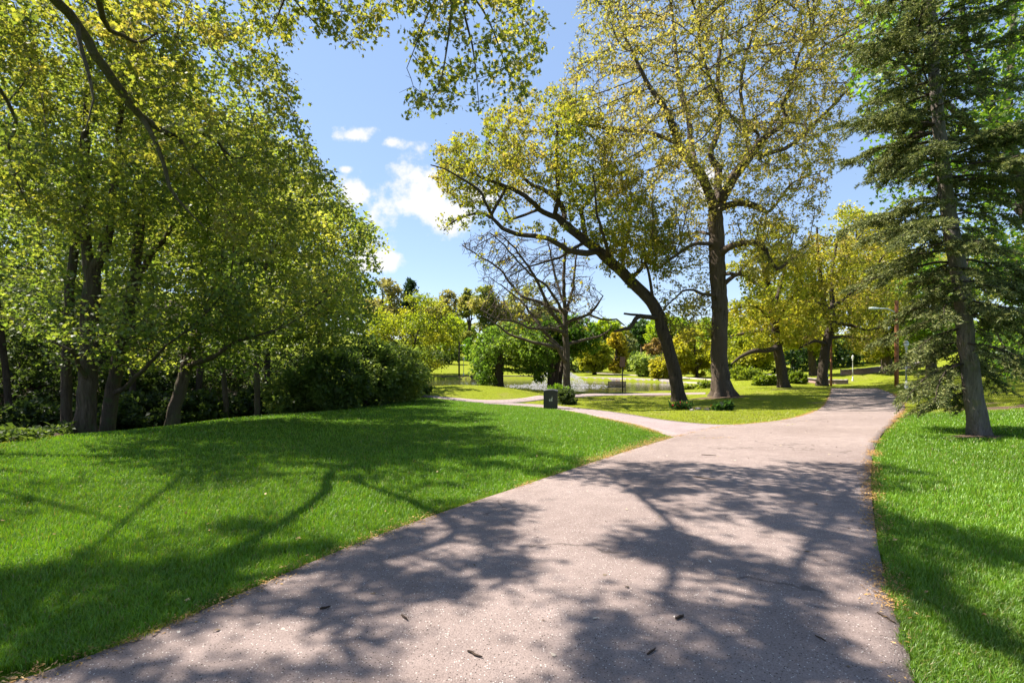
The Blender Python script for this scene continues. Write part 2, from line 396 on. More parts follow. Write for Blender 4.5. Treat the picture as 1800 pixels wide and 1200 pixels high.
# where soil shows and where the turf is yellower (rougher, unfertilised lawn)
EDGE_L = lay([(-60,800),(0,781),(100,768),(200,756),(330,742),(430,729),(520,717),(600,708),(690,701),(720,697)])   # border between lawn and wood
WOOD_POLY = np.concatenate((EDGE_L, [(-6.5,30),(-14,37),(-22,45),(-45,70),(-90,60),(-60,5),(-25,4)]))
LAWN_POLY = np.concatenate((EDGE_L[:, :], PD[5:60:5], SD[::-1][8:70:5], ML[ML[:, 1] < 10.2][::-1][::4], [(-12,0)]))
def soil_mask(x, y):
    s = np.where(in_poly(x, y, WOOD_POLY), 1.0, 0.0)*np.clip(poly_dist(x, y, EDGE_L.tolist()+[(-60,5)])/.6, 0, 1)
    for (px, py, rx, ry, a) in ((1165,694,1.9,.7,.9),(1120,697,1.2,.5,.5),(1060,703,1.4,.5,.7),(1235,716,1.6,.35,.9),(1440,708,.9,.6,.55),(1770,716,2.5,.8,.75),(1700,712,1.6,.5,.6),(880,684,2.2,.35,.3),(830,690,1.5,.3,.3),
                                (1430,688,1.2,.5,.4),(925,700,1.0,.5,.6),(830,662,3,2,.5),(735,650,5,2,.4),(1088,667,1.2,.5,.7),(1430,672,3,1.2,.6),(1530,672,3,1,.4),(1690,690,2.0,.8,.4),(1165,764,.55,.3,.75),(1135,752,.5,.25,.6),(1105,745,.45,.25,.45),(985,722,.5,.3,.5),(1450,712,.5,.8,.5),(1590,735,.3,.7,.5),(1540,800,.12,.8,.5),(1272,697,1.7,.9,.75),(1196,705,.9,.5,.7),(1723,767,.55,.35,.75),(998,688,.7,.5,.6),(1380,684,1.2,.7,.6),(1446,681,1.2,.7,.6)):
        c = on_ground(px, py); dx = (x-c[0])/rx; dy = (y-c[1])/(ry*1.0)
        e = np.hypot(dx, dy)+.5*wob(x, y, 3.1, int(px)); s = np.maximum(s, a*np.clip(1.5-e, 0, 1))
    return s
def yellow_mask(x, y):
    n = in_poly(x, y, LAWN_POLY).astype(float)
    right = ((x > np.interp(y, [0, 2.3, 5, 10, 15, 18], [1.2, 1.6, 3.2, 7, 10, 12])) & (y < 17.5)).astype(float)*np.clip((17.0-y)/3, 0, 1)
    n = np.maximum(n, right); n = np.maximum(n, (y < 2)*1.0)
    return 1-n
def ground_mat():
    t = NT('turf'); p = t.geo(); so = t.attr('soil').outputs['Fac']; ye = t.attr('yellow').outputs['Fac']
    a = t.noise(2.2, 6, .65, p); b = t.noise(38, 4, .7, p); c = t.noise(.35, 4, .6, p)
    green = t.mix(a, (.045, .11, .005), (.08, .18, .008))
    yel = t.mix(a, (.17, .215, .01), (.29, .315, .024))
    yel = t.mix(t.ramp(t.noise(.8, 5, .6, p), ((.52, (0, 0, 0)), (.72, (.7, .7, .7)))), yel, (.29, .25, .08))
    g = t.mix(ye, green, yel)
    g = t.mix(t.ramp(b, ((.35, (.65, .65, .65)), (.6, (0, 0, 0)))), g, (.018, .035, .005))
    g = t.mix(t.math('MULTIPLY', c, .25), g, (.12, .15, .02))
    s = t.mix(t.noise(9, 6, .7, p), (.035, .024, .017), (.2, .135, .1))
    s = t.mix(t.ramp(t.noise(30, 3, .6, p), ((.6, (0, 0, 0)), (.7, (.7, .7, .7)))), s, (.33, .24, .17))
    s = t.mix(t.math('GREATER_THAN', so, .95), s, t.mix(t.noise(4, 6, .7, p), (.012, .012, .006), (.06, .048, .028)))  # wood floor: deep shade under the trees put into a darker colour
    edge = t.math('ADD', so, t.math('MULTIPLY', t.math('SUBTRACT', t.noise(5, 5, .7, p), .5), .9))
    f = t.ramp(edge, ((.42, (0, 0, 0)), (.62, (1, 1, 1))))
    col = t.mix(f, g, s)
    t.principled(col, 1.0, .05, t.bump(t.math('ADD', b, a), .9, .05)); return t.mat
M['turf'] = ground_mat()
ground_o = structure(mesh_obj('ground', GV, GF, M['turf'], smooth=True, attrs={'soil': soil_mask(GV[:, 0], GV[:, 1]), 'yellow': yellow_mask(GV[:, 0], GV[:, 1])}))

# pond water
def water_mat():
    t = NT('pond_water'); p = t.geo()
    h = t.math('ADD', t.noise(2.2, 5, .6, t.stretch(p, (1, 2.2, 1)), .4), t.math('MULTIPLY', t.noise(11, 3, .5, p), .35))
    t.principled((.05, .052, .018), .05, .35, t.bump(h, .12, .05)); return t.mat
M['water'] = water_mat()
def build_water():
    P = smooth_line(np.array(POND+[POND[0]], float), 2)[:-1]; c = P.mean(0); P = c+(P-c)*1.03
    V = [(c[0], c[1], WATER_Z)]+[(x, y, WATER_Z) for x, y in P]; n = len(P)
    Fc = np.array([(0, 1+i, 1+(i+1) % n) for i in range(n)])
    structure(mesh_obj('water', V, Fc, M['water']), 'still olive green pond water')
build_water()

# ---------------------------------------------------------------- grass
def blades(name, N, seed, umin, umax, dmin, dmax, power, hgt, wid, keep, palette, label):
    r = np.random.default_rng(seed)
    u = np.where(r.random(N) < .86, r.uniform(umin, umax, N), r.uniform(umin*1.75, umax*1.75, N)); q = r.random(N); e = 1-power
    d = (dmin**e+q*(dmax**e-dmin**e))**(1/e)
    x = u*d; y = d
    k = keep(x, y); x, y = x[k], y[k]; d = d[k]
    n = len(x); z = ground(x, y)
    yw = yellow_mask(x, y)
    cl = .5+.5*wob(x, y, 2.3, 5)+.35*wob(x, y, 9, 6)
    h = hgt*(.55+.75*r.random(n))*(1+.25*cl)*np.where(yw > .5, .8, 1); w = wid*np.maximum(1, d/4.0)**.85*(.7+.6*r.random(n))
    a = r.uniform(0, 2*np.pi, n); lean = h*r.uniform(.15, .95, n); la = a+r.normal(0, .6, n)+np.pi/2
    sx, sy = np.cos(a)*w/2, np.sin(a)*w/2; lx, ly = np.cos(la)*lean, np.sin(la)*lean
    V = np.empty((n, 5, 3))
    V[:, 0] = np.stack((x-sx, y-sy, z-.006), -1); V[:, 1] = np.stack((x+sx, y+sy, z-.006), -1)
    mx, my = x+lx*.35, y+ly*.35
    V[:, 2] = np.stack((mx-sx*.8, my-sy*.8, z+h*.62), -1); V[:, 3] = np.stack((mx+sx*.8, my+sy*.8, z+h*.62), -1)
    V[:, 4] = np.stack((x+lx, y+ly, z+h*np.where(lean > h*.7, .85, 1)), -1)
    b = (np.arange(n)*5)[:, None]
    T = np.concatenate((b+[0, 1, 3], b+[0, 3, 2], b+[2, 3, 4]))
    pal = np.array(palette); k1 = r.integers(0, len(pal[0]), n)
    base = pal[0][k1]*(1-yw[:, None])+pal[1][k1]*yw[:, None]
    base = base*(.8+.4*r.random(n))[:, None]*(1+.3*(cl-.5)+.34*wob(x, y, .9, 12)+.25*wob(x, y, 22, 13))[:, None].clip(.5, 1.6)
    dry = r.random(n) < np.where(yw > .5, .13, .035); base[dry] = np.array((.26, .2, .075))*(.7+.6*r.random(dry.sum()))[:, None]
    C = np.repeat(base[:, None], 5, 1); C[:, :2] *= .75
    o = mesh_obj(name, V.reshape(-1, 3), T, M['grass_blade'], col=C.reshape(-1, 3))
    o['kind'] = 'stuff'; o['label'] = label; o['category'] = 'grass'
    return o
GREENS = [(.135,.275,.006),(.095,.225,.005),(.16,.29,.009),(.115,.25,.007),(.19,.3,.014)]
YELLS = [(.27,.32,.014),(.21,.28,.012),(.31,.335,.018),(.25,.29,.016),(.34,.32,.04)]
def keep_grass(x, y):
    k = ~on_path(x, y)
    jag = .01+.10*wob(x, y, 5, 3)+.06*wob(x, y, 17, 4)
    for P in (PATH_POLY, SIDE_POLY):
        dd = poly_dist(x, y, P); k &= ~(dd < np.clip(jag, 0, .14)); k |= (dd < np.clip(-jag*.8, 0, .09)) & (on_path(x, y))
    so = soil_mask(x, y)+.25*wob(x, y, 6, 9); k &= so < .42
    k &= ~in_poly(x, y, POND)
    return k
blades('grass', 1500000, 21, -1.3, 1.3, 1.1, 62, 1.75, .038, .0034, keep_grass, (GREENS, YELLS), 'mown lawn grass covering the park on both sides of the path')
# ---------------------------------------------------------------- tree builder
def unit(v): return v/(np.linalg.norm(v, axis=-1, keepdims=True)+1e-12)
def catmull(P, Rr, step):
    P = np.asarray(P, float); Rr = np.asarray(Rr, float)
    if len(P) == 2:
        n = max(2, int(np.linalg.norm(P[1]-P[0])/step)+1); t = np.linspace(0, 1, n)[:, None]
        return P[0]*(1-t)+P[1]*t, Rr[0]*(1-t[:, 0])+Rr[1]*t[:, 0]
    Q = np.concatenate(([2*P[0]-P[1]], P, [2*P[-1]-P[-2]])); out = []; ro = []
    for i in range(len(P)-1):
        p0, p1, p2, p3 = Q[i:i+4]; n = max(1, int(np.linalg.norm(p2-p1)/step))
        for k in range(n):
            t = k/n
            out.append(.5*((2*p1)+(-p0+p2)*t+(2*p0-5*p1+4*p2-p3)*t*t+(-p0+3*p1-3*p2+p3)*t**3)); ro.append(Rr[i]*(1-t)+Rr[i+1]*t)
    out.append(P[-1]); ro.append(Rr[-1])
    return np.array(out), np.array(ro)
class Skel:
    def __init__(s): s.P = []; s.par = []; s.R = []; s.root_n = 0
    def limb(s, pts, rad, step=.25, jit=0.0, rng=None):
        P, r = catmull(pts, rad, step)
        if jit and len(P) > 3: P[1:-1] += rng.normal(0, jit, P[1:-1].shape)*np.minimum(1, r[1:-1, None]*30)
        if not s.P: prev = -1; st = 0
        else:
            A = np.array(s.P); prev = int(np.argmin(((A-P[0])**2).sum(1))); st = 1
            P = P.copy(); k = min(4, len(P)-1)
            off = A[prev]-P[0]
            for i in range(1, k): P[i] += off*(1-i/k)
        for i in range(st, len(P)):
            s.P.append(P[i]); s.par.append(prev); s.R.append(r[i]); prev = len(s.P)-1
    def grow(s, att, step, kill, infl=1e9, iters=120, trop=(0, 0, .05), rng=None, jit=.12):
        P = np.array(s.P); s.root_n = len(P); att = np.asarray(att, float)
        allP = list(P); par = list(s.par)
        D = np.full(len(att), 1e18); I = np.zeros(len(att), int)
        for i in range(0, len(P), 400):
            d = ((att[:, None]-P[None, i:i+400])**2).sum(-1); j = d.argmin(1); m = d[np.arange(len(att)), j]
            k = m < D; D[k] = m[k]; I[k] = j[k]+i
        alive = D > kill*kill; att = att[alive]; D = D[alive]; I = I[alive]; tried = {}
        for it in range(iters):
            if len(att) == 0: break
            AP = np.array(allP); sel = D < infl*infl
            if not sel.any(): break
            dirs = unit(att[sel]-AP[I[sel]]); src, inv = np.unique(I[sel], return_inverse=True)
            acc = np.zeros((len(src), 3)); np.add.at(acc, inv, dirs)
            acc = unit(acc+rng.normal(0, jit, acc.shape))+np.array(trop); new = AP[src]+unit(acc)*step
            ok = np.ones(len(new), bool)
            for q, sidx in enumerate(src):
                c = tried.get(sidx, 0)
                if c >= 4: ok[q] = False
                tried[sidx] = c+1
            new = new[ok]; src = src[ok]
            if len(new) == 0: break
            base = len(allP); allP.extend(new); par.extend(src.tolist())
            for i in range(0, len(new), 400):
                d = ((att[:, None]-new[None, i:i+400])**2).sum(-1); j = d.argmin(1); m = d[np.arange(len(att)), j]
                k = m < D; D[k] = m[k]; I[k] = j[k]+base+i
            alive = D > kill*kill; att = att[alive]; D = D[alive]; I = I[alive]
        s.P = [np.asarray(p) for p in allP]; s.par = [int(p) for p in par]; s.R = list(s.R)+[0.0]*(len(s.P)-len(s.R))
    def finish(s, rtip=.006, power=2.3, maxr=None):
        n = len(s.P); acc = np.zeros(n); r = np.zeros(n); fix = np.array(s.R); par = s.par; best = np.full(n, -1); bw = np.zeros(n); ntip = np.zeros(n)
        for i in range(n-1, -1, -1):
            if acc[i] == 0: acc[i] = rtip**power; ntip[i] = 1
            r[i] = acc[i]**(1/power)
            if fix[i] > 0: r[i] = fix[i]
            p = par[i]
            if p >= 0:
                acc[p] += acc[i]; ntip[p] += ntip[i]
                if r[i]+(.5 if (fix[i] > 0) else 0)*(i == p+1) > bw[p]: bw[p] = r[i]+(.5 if (fix[i] > 0) else 0)*(i == p+1); best[p] = i
        for i in range(n):
            p = par[i]
            if p >= 0: r[i] = min(r[i], r[p]*(.999 if best[p] == i else .8))
        s.Pn = np.array(s.P); s.pn = np.array(par); s.rn = r; s.best = best; s.ntip = ntip
        return s
def tube_mesh(P, par, r, best, flare=None, kmin=3):
    n = len(P); has = par >= 0
    din = np.zeros((n, 3)); din[has] = unit(P[has]-P[par[has]])
    dout = din.copy(); b = best >= 0; dout[b] = unit(P[best[b]]-P[b])
    d = unit(din+dout); d[np.linalg.norm(d, axis=1) < .5] = (0, 0, 1)
    ref = np.array((.23, .93, .28))
    Vs, Fs, off = [], [], 0
    child = np.where(has)[0]; p = par[child]; ismain = best[p] == child
    dstart = np.where(ismain[:, None], d[p], din[child]); rstart = np.where(ismain, r[p], np.minimum(r[p], r[child]*1.15)); dend = d[child]; rend = r[child]
    kk = np.select([rstart > .14, rstart > .06, rstart > .02, rstart > .009], [22, 12, 7, 5], kmin)
    for K in np.unique(kk):
        m = kk == K; a = np.arange(K)*2*np.pi/K; ca, sa = np.cos(a), np.sin(a)
        def ring(C, D, rr):
            u = unit(np.cross(D, ref)); v = np.cross(D, u); R_ = np.repeat(rr[:, None], K, 1)
            if K >= 12:
                ph = C[:, 2:3]
                R_ = R_*(1+.045*np.sin(3*a+ph*1.3)+.03*np.sin(5*a-ph*2.1+1)+.025*np.sin(9*a+ph*3.3))
                if flare is not None:
                    z0, fh, amp, lob = flare; e = np.exp(-np.clip(C[:, 2:3]-z0, 0, 9)/fh)
                    R_ = R_*(1+amp*e*(np.clip(np.cos(lob*a+.7)+.4*np.cos((lob-2)*a+2), -.5, 1)))
            return C[:, None]+u[:, None]*(R_*ca)[..., None]+v[:, None]*(R_*sa)[..., None]
        A = ring(P[p[m]], dstart[m], rstart[m]); B = ring(P[child[m]], dend[m], rend[m]); c = m.sum()
        Vs.append(np.concatenate((A, B), 1).reshape(-1, 3)); base = off+np.arange(c)[:, None]*2*K
        i = np.arange(K)[None]; j = (i+1) % K
        Fs.append(np.stack((base+i, base+j, base+K+j, base+K+i), -1).reshape(-1, 4)); off += c*2*K
    return np.concatenate(Vs), np.concatenate(Fs)
SHAPES = {
 'maple': (np.array([(0,0,0),(.30,.20,.02),(.22,.52,-.05),(.52,.30,.0),(.62,.62,-.1),(.70,.22,.0),(1.05,0,-.12),(.70,-.22,0),(.62,-.62,-.1),(.52,-.30,0),(.22,-.52,-.05),(.30,-.20,.02)]),
           np.array([(0,1,11),(1,2,3),(1,3,11),(3,9,11),(11,9,10),(3,4,5),(3,5,9),(5,7,9),(9,7,8),(5,6,7)])),
 'lobe': (np.array([(0,0,0),(.45,.5,-.1),(.6,.18,.02),(1,0,-.1),(.6,-.18,.02),(.45,-.5,-.1)]), np.array([(0,2,1),(0,3,2),(0,4,3),(0,5,4)])),
 'oval': (np.array([(0,0,0),(.5,.3,.06),(1,0,-.08),(.5,-.3,.06)]), np.array([(0,2,1),(0,3,2)])),
 'needle': (np.array([(0,.0,0),(.3,.5,.0),(1,0,-.05),(.3,-.5,.0)]), np.array([(0,2,1),(0,3,2)])),
}
def leaf_cloud(name, C, size, shape, palette, rng, mat, parent, up=.6, out=None, droop=.3, szvar=.35, width=1.0, tone=None):
    n = len(C); base, tri = SHAPES[shape]; k = len(base)
    nrm = unit(rng.normal(0, 1, (n, 3))+np.array((0, 0, up)))
    ax = rng.normal(0, 1, (n, 3))
    if out is not None: ax = ax*.6+out*1.2
    ax[:, 2] -= droop; t = unit(ax-nrm*(ax*nrm).sum(1, keepdims=True)); b = np.cross(nrm, t)
    s = size*(1+szvar*rng.normal(0, 1, n)).clip(.4, 2)
    V = C[:, None]+s[:, None, None]*(base[None, :, 0:1]*t[:, None]+width*base[None, :, 1:2]*b[:, None]+base[None, :, 2:3]*nrm[:, None])
    T = ((np.arange(n)*k)[:, None, None]+tri[None]).reshape(-1, 3)
    pal = np.array(palette); w = rng.random(n) if tone is None else np.clip(tone+rng.normal(0, .18, n), 0, .999)
    f = w*(len(pal)-1); i0 = f.astype(int).clip(0, len(pal)-2); fr = (f-i0)[:, None]
    col = (pal[i0]*(1-fr)+pal[i0+1]*fr)*(.82+.36*rng.random((n, 1)))
    return mesh_obj(name, V.reshape(-1, 3), T, mat, parent, col=np.repeat(col, k, 0))
def poly_points(poly, n, d0, half, rng, gap=.0, gs=1.0, edge=90.0):
    """points filling a crown whose outline, at distance d0, is the given photo polygon"""
    xs = [p[0] for p in poly]; ys = [p[1] for p in poly]; out = []; tot = 0; g = rng.uniform(0, 6.3, 6); tries = 0
    while tot < n and tries < 60:
        tries += 1
        x = rng.uniform(min(xs), max(xs), n); y = rng.uniform(min(ys), max(ys), n); k = in_poly(x, y, poly); x, y = x[k], y[k]
        e = np.clip(poly_dist(x, y, poly)/edge, 0, 1); h = half*np.sqrt(np.clip(1-(1-e)**2, .03, 1))
        d = d0+h*rng.uniform(-1, 1, len(x)); p = Wa(x, y, d)
        if gap > 0:
            q = p*gs; v = np.sin(q[:, 0]*2.1+g[0]+np.sin(q[:, 1]*1.3+g[1]))+np.sin(q[:, 1]*1.9+g[2]+np.sin(q[:, 2]*1.7+g[3]))+np.sin(q[:, 2]*2.3+g[4]+np.sin(q[:, 0]*1.1+g[5]))
            p = p[v > (gap*2-1)*1.8]
        out.append(p); tot += len(p)
    return np.concatenate(out)[:n]
def ell_points(c, rad, n, rng, gap=0, gs=1.0):
    out = []; tot = 0; g = rng.uniform(0, 6.3, 6)
    for _ in range(60):
        q = rng.uniform(-1, 1, (n*2, 3)); rr = (q**2).sum(1); q = q[(rr < 1) & (rr > .06)]; p = np.array(c)+q*np.array(rad)
        if gap > 0:
            w = p*gs; v = np.sin(w[:, 0]*2.1+g[0]+np.sin(w[:, 1]*1.3+g[1]))+np.sin(w[:, 1]*1.9+g[2]+np.sin(w[:, 2]*1.7+g[3]))+np.sin(w[:, 2]*2.3+g[4]+np.sin(w[:, 0]*1.1+g[5]))
            p = p[v > (gap*2-1)*1.8]
        out.append(p); tot += len(p)
        if tot >= n: break
    return np.concatenate(out)[:n]
def build_tree(name, label, cat, base, limbs, att, seed, bark, palette, leaf, nleaf, lsize, shape='lobe', step=.25, kill=.45, rtip=.007, power=2.3, flare=None, group=None,
               spread=.16, up=.6, droop=.3, twig=.28, ntw=1, iters=140, trop=(0, 0, .04), rlim=3.0, jit=0.0, width=1.0, leaf_keep=None, limbstep=None, kmin=3, tone_h=0.0, infl=1e9, lm=1.0, clump=0):
    rng = np.random.default_rng(seed); S = Skel()
    for L in limbs: S.limb([q[0] for q in L], [q[1] for q in L], limbstep or max(.12, step), jit, rng)
    if att is not None and len(att): S.grow(att, step, kill, infl, iters, trop, rng)
    S.finish(rtip, power)
    P, par, r, best = S.Pn, S.pn, S.rn, S.best
    root = thing(name, base, label, cat, group); b0 = np.array(root.location)
    fine = np.where((r < rtip*rlim) & (par >= 0) & (np.arange(len(P)) >= S.root_n))[0] if att is not None and len(att) else np.array([], int)
    # loose end twigs
    TP, Tpar = [], []
    if len(fine) and twig > 0:
        for _ in range(ntw):
            dv = unit(unit(P[fine]-P[par[fine]])*.7+rng.normal(0, .75, (len(fine), 3))); tip = P[fine]+dv*(twig*rng.uniform(.4, 1.2, len(fine)))[:, None]
            TP.append(tip); Tpar.append(fine)
    n0 = len(P)
    if TP:
        tp = np.concatenate(TP); tpar = np.concatenate(Tpar); P2 = np.concatenate((P, tp)); par2 = np.concatenate((par, tpar)); r2 = np.concatenate((r, np.full(len(tp), rtip*.6))); best2 = np.concatenate((best, np.full(len(tp), -1)))
    else: P2, par2, r2, best2 = P, par, r, best; tp = np.zeros((0, 3)); tpar = np.zeros(0, int)
    V, Fq = tube_mesh(P2, par2, r2, best2, flare, kmin)
    mesh_obj('trunk', V-b0, Fq, bark, root, smooth=True)
    if nleaf and len(fine):
        src = np.concatenate((P[fine], tp, P[tpar]*.5+tp*.5)) if len(tp) else P[fine]
        if leaf_keep is not None: src = src[leaf_keep(src)]
        if clump and len(src) > clump: src = src[rng.permutation(len(src))[:clump]]
        C = src[rng.integers(0, len(src), nleaf)]+rng.normal(0, spread, (nleaf, 3))*np.array((1, 1, .8))
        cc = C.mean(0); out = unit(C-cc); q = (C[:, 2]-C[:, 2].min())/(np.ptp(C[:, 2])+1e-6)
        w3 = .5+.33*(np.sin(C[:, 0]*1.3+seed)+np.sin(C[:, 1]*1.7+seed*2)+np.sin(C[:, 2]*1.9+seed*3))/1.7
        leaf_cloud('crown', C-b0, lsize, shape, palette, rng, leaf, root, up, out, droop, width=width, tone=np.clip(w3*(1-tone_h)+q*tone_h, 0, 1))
    return root, S
def trace(pts, d, rs=1.0):
    """a limb traced on the photo: (px, py, half width in px[, distance offset]) at distance d"""
    out = []
    for q in pts:
        dd = d+(q[3] if len(q) > 3 else 0); out.append((W(q[0], q[1], dd), q[2]/F*dd*rs))
    return out
def footed(L, dz=.12):
    """start a traced limb on (slightly in) the terrain"""
    p, r = L[0]; p = p.copy(); p[2] = g1(p[0], p[1])-dz
    return [(p, r)]+L[1:]
G_MAPLE = [(.06,.1,.018),(.095,.14,.022),(.14,.18,.028),(.19,.215,.036),(.25,.25,.06)]
G_OVER = [(.065,.095,.016),(.1,.13,.02),(.145,.165,.024),(.19,.195,.03),(.2,.175,.045)]
G_YEL = [(.18,.195,.035),(.22,.215,.04),(.25,.23,.055),(.3,.26,.07),(.27,.22,.11)]
G_YG = [(.1,.145,.014),(.15,.185,.017),(.205,.215,.022),(.25,.235,.03),(.23,.185,.07)]
G_GOLD = [(.17,.21,.018),(.22,.245,.02),(.28,.27,.026),(.34,.29,.035)]
G_LIME = [(.12,.19,.012),(.17,.24,.015),(.22,.28,.02),(.28,.29,.025)]
G_GREEN = [(.04,.095,.01),(.06,.13,.012),(.09,.17,.016),(.14,.21,.02)]
G_DARK = [(.018,.045,.012),(.028,.06,.014),(.04,.08,.018)]
G_OLIVE = [(.1,.13,.03),(.15,.17,.04),(.2,.2,.055),(.23,.2,.08)]
# ---------------------------------------------------------------- the big oak by the path
rr = np.random.default_rng(5)
def oak():
    d = 28.0; T = lambda *p, **k: trace(p, d, .98, **k)
    L = [footed(T((1271,694,21),(1270,686,17),(1267,668,14.5),(1265,620,13.8),(1265,560,13.8),(1263,500,13.5),(1260,440,13.5),(1258,385,13),(1256,368,11))),
      T((1257,372,8.5),(1243,330,8,-.5),(1232,305,8,-1),(1205,275,7,-1.5),(1190,245,6.5,-2),(1178,210,6,-2.5),(1165,185,5,-3),(1150,165,4.5,-3),(1130,130,3.5,-3),(1110,90,2.5,-3),(1085,30,1.6,-3)),
      T((1212,282,5),(1212,215,5,1),(1200,170,4.5,2),(1190,120,3.5,2.5),(1185,60,2.5,3),(1175,-30,2,3)),
      T((1207,278,5),(1197,257,5,1),(1167,242,4.5,1),(1128,231,4.2,1.5),(1100,228,4,2),(1050,223,3,2),(1000,213,1.6,2)),
      T((1260,362,8),(1262,330,7,2),(1262,295,6.5,3),(1249,273,5.5,3),(1262,227,5,4),(1267,180,4.5,4),(1262,120,3.5,4),(1270,50,2.6,4),(1268,-60,2,4)),
      T((1260,380,9.5),(1266,355,9.5),(1280,328,9,-.5),(1297,300,8.5,-1),(1317,275,8,-1),(1335,250,7,-1.5),(1350,238,5,-2),(1373,222,4.2,-2),(1381,205,3.6,-2),(1374,186,3.4,-2),(1390,155,3,-2.5),(1400,110,2.5,-3),(1430,40,2,-3)),
      T((1310,292,4.5),(1330,280,4),(1350,270,3.8,1),(1390,255,3.5,1),(1440,210,3,1),(1480,170,2.5,1),(1502,138,1.8,1)),
      T((1316,277,4.5),(1312,240,4,2),(1308,200,4,3),(1303,160,3.5,3),(1310,100,3,3),(1330,40,2.4,3),(1340,-60,2,3)),
      T((1338,248,4.5),(1320,218,4,-3),(1287,208,4,-4),(1272,188,3.5,-4),(1258,160,3,-5),(1235,100,2.4,-5),(1225,30,2,-5)),
      T((1268,376,6),(1285,362,5.7),(1310,357,5.4),(1330,363,5.2),(1348,372,3.5),(1365,358,2.2),(1395,320,1.6),(1440,305,1)),
      T((1270,446,6.5),(1290,430,5.7,-1),(1320,425,5.2,-1.5),(1338,430,5,-2),(1350,450,4,-2),(1366,474,3.5,-2),(1385,460,2.2,-2),(1420,430,1.5,-2)),
      T((1272,512,4.2),(1285,492,4,-.5),(1300,481,3.2,-1)), T((1270,478,3.5),(1286,481,3.2,-.6),(1301,483,1.8,-1)),
      T((1250,434,3.5),(1225,428,3.5,-1),(1200,440,3,-1.5),(1180,455,2.5,-2),(1150,478,1.3,-2)),
      T((1254,521,3.2),(1235,517,3,-1),(1210,508,2,-1.5),(1185,525,1.5,-2),(1160,550,1,-2)),
      T((1247,412,3),(1230,408,2.6,2),(1200,415,1.8,3),(1160,418,1,4)), T((1335,250,4),(1370,200,3.4,3),(1420,110,3,4),(1450,80,2.6,4),(1495,55,2,4),(1530,35,1.3,4))]
    top = [(1012,25),(1000,110),(985,150),(985,205),(1035,262),(1075,330),(1130,360),(1180,385),(1235,395),(1330,345),(1400,345),(1460,310),(1490,265),(1500,190),(1525,90),(1545,20),(1530,-150),(1400,-260),(1200,-260),(1050,-140)]
    low = [(1070,330),(1100,400),(1130,470),(1165,540),(1200,610),(1250,590),(1240,400),(1150,350)]
    lowr = [(1285,345),(1290,420),(1310,500),(1370,480),(1420,470),(1450,370),(1470,310),(1400,320)]
    att = np.concatenate((poly_points(top, 4400, d, 8.5, rr, .38, .6), poly_points(low, 640, d-.5, 4.5, rr, .35, .7), poly_points(lowr, 460, d-1, 4.5, rr, .35, .7)))
    b = L[0][0][0]
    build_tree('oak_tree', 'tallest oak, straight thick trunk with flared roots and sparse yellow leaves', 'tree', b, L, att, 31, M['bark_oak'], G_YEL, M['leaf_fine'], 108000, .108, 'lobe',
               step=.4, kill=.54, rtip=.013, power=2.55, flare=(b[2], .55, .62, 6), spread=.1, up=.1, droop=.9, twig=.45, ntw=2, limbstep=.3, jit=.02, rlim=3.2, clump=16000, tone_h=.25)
oak()

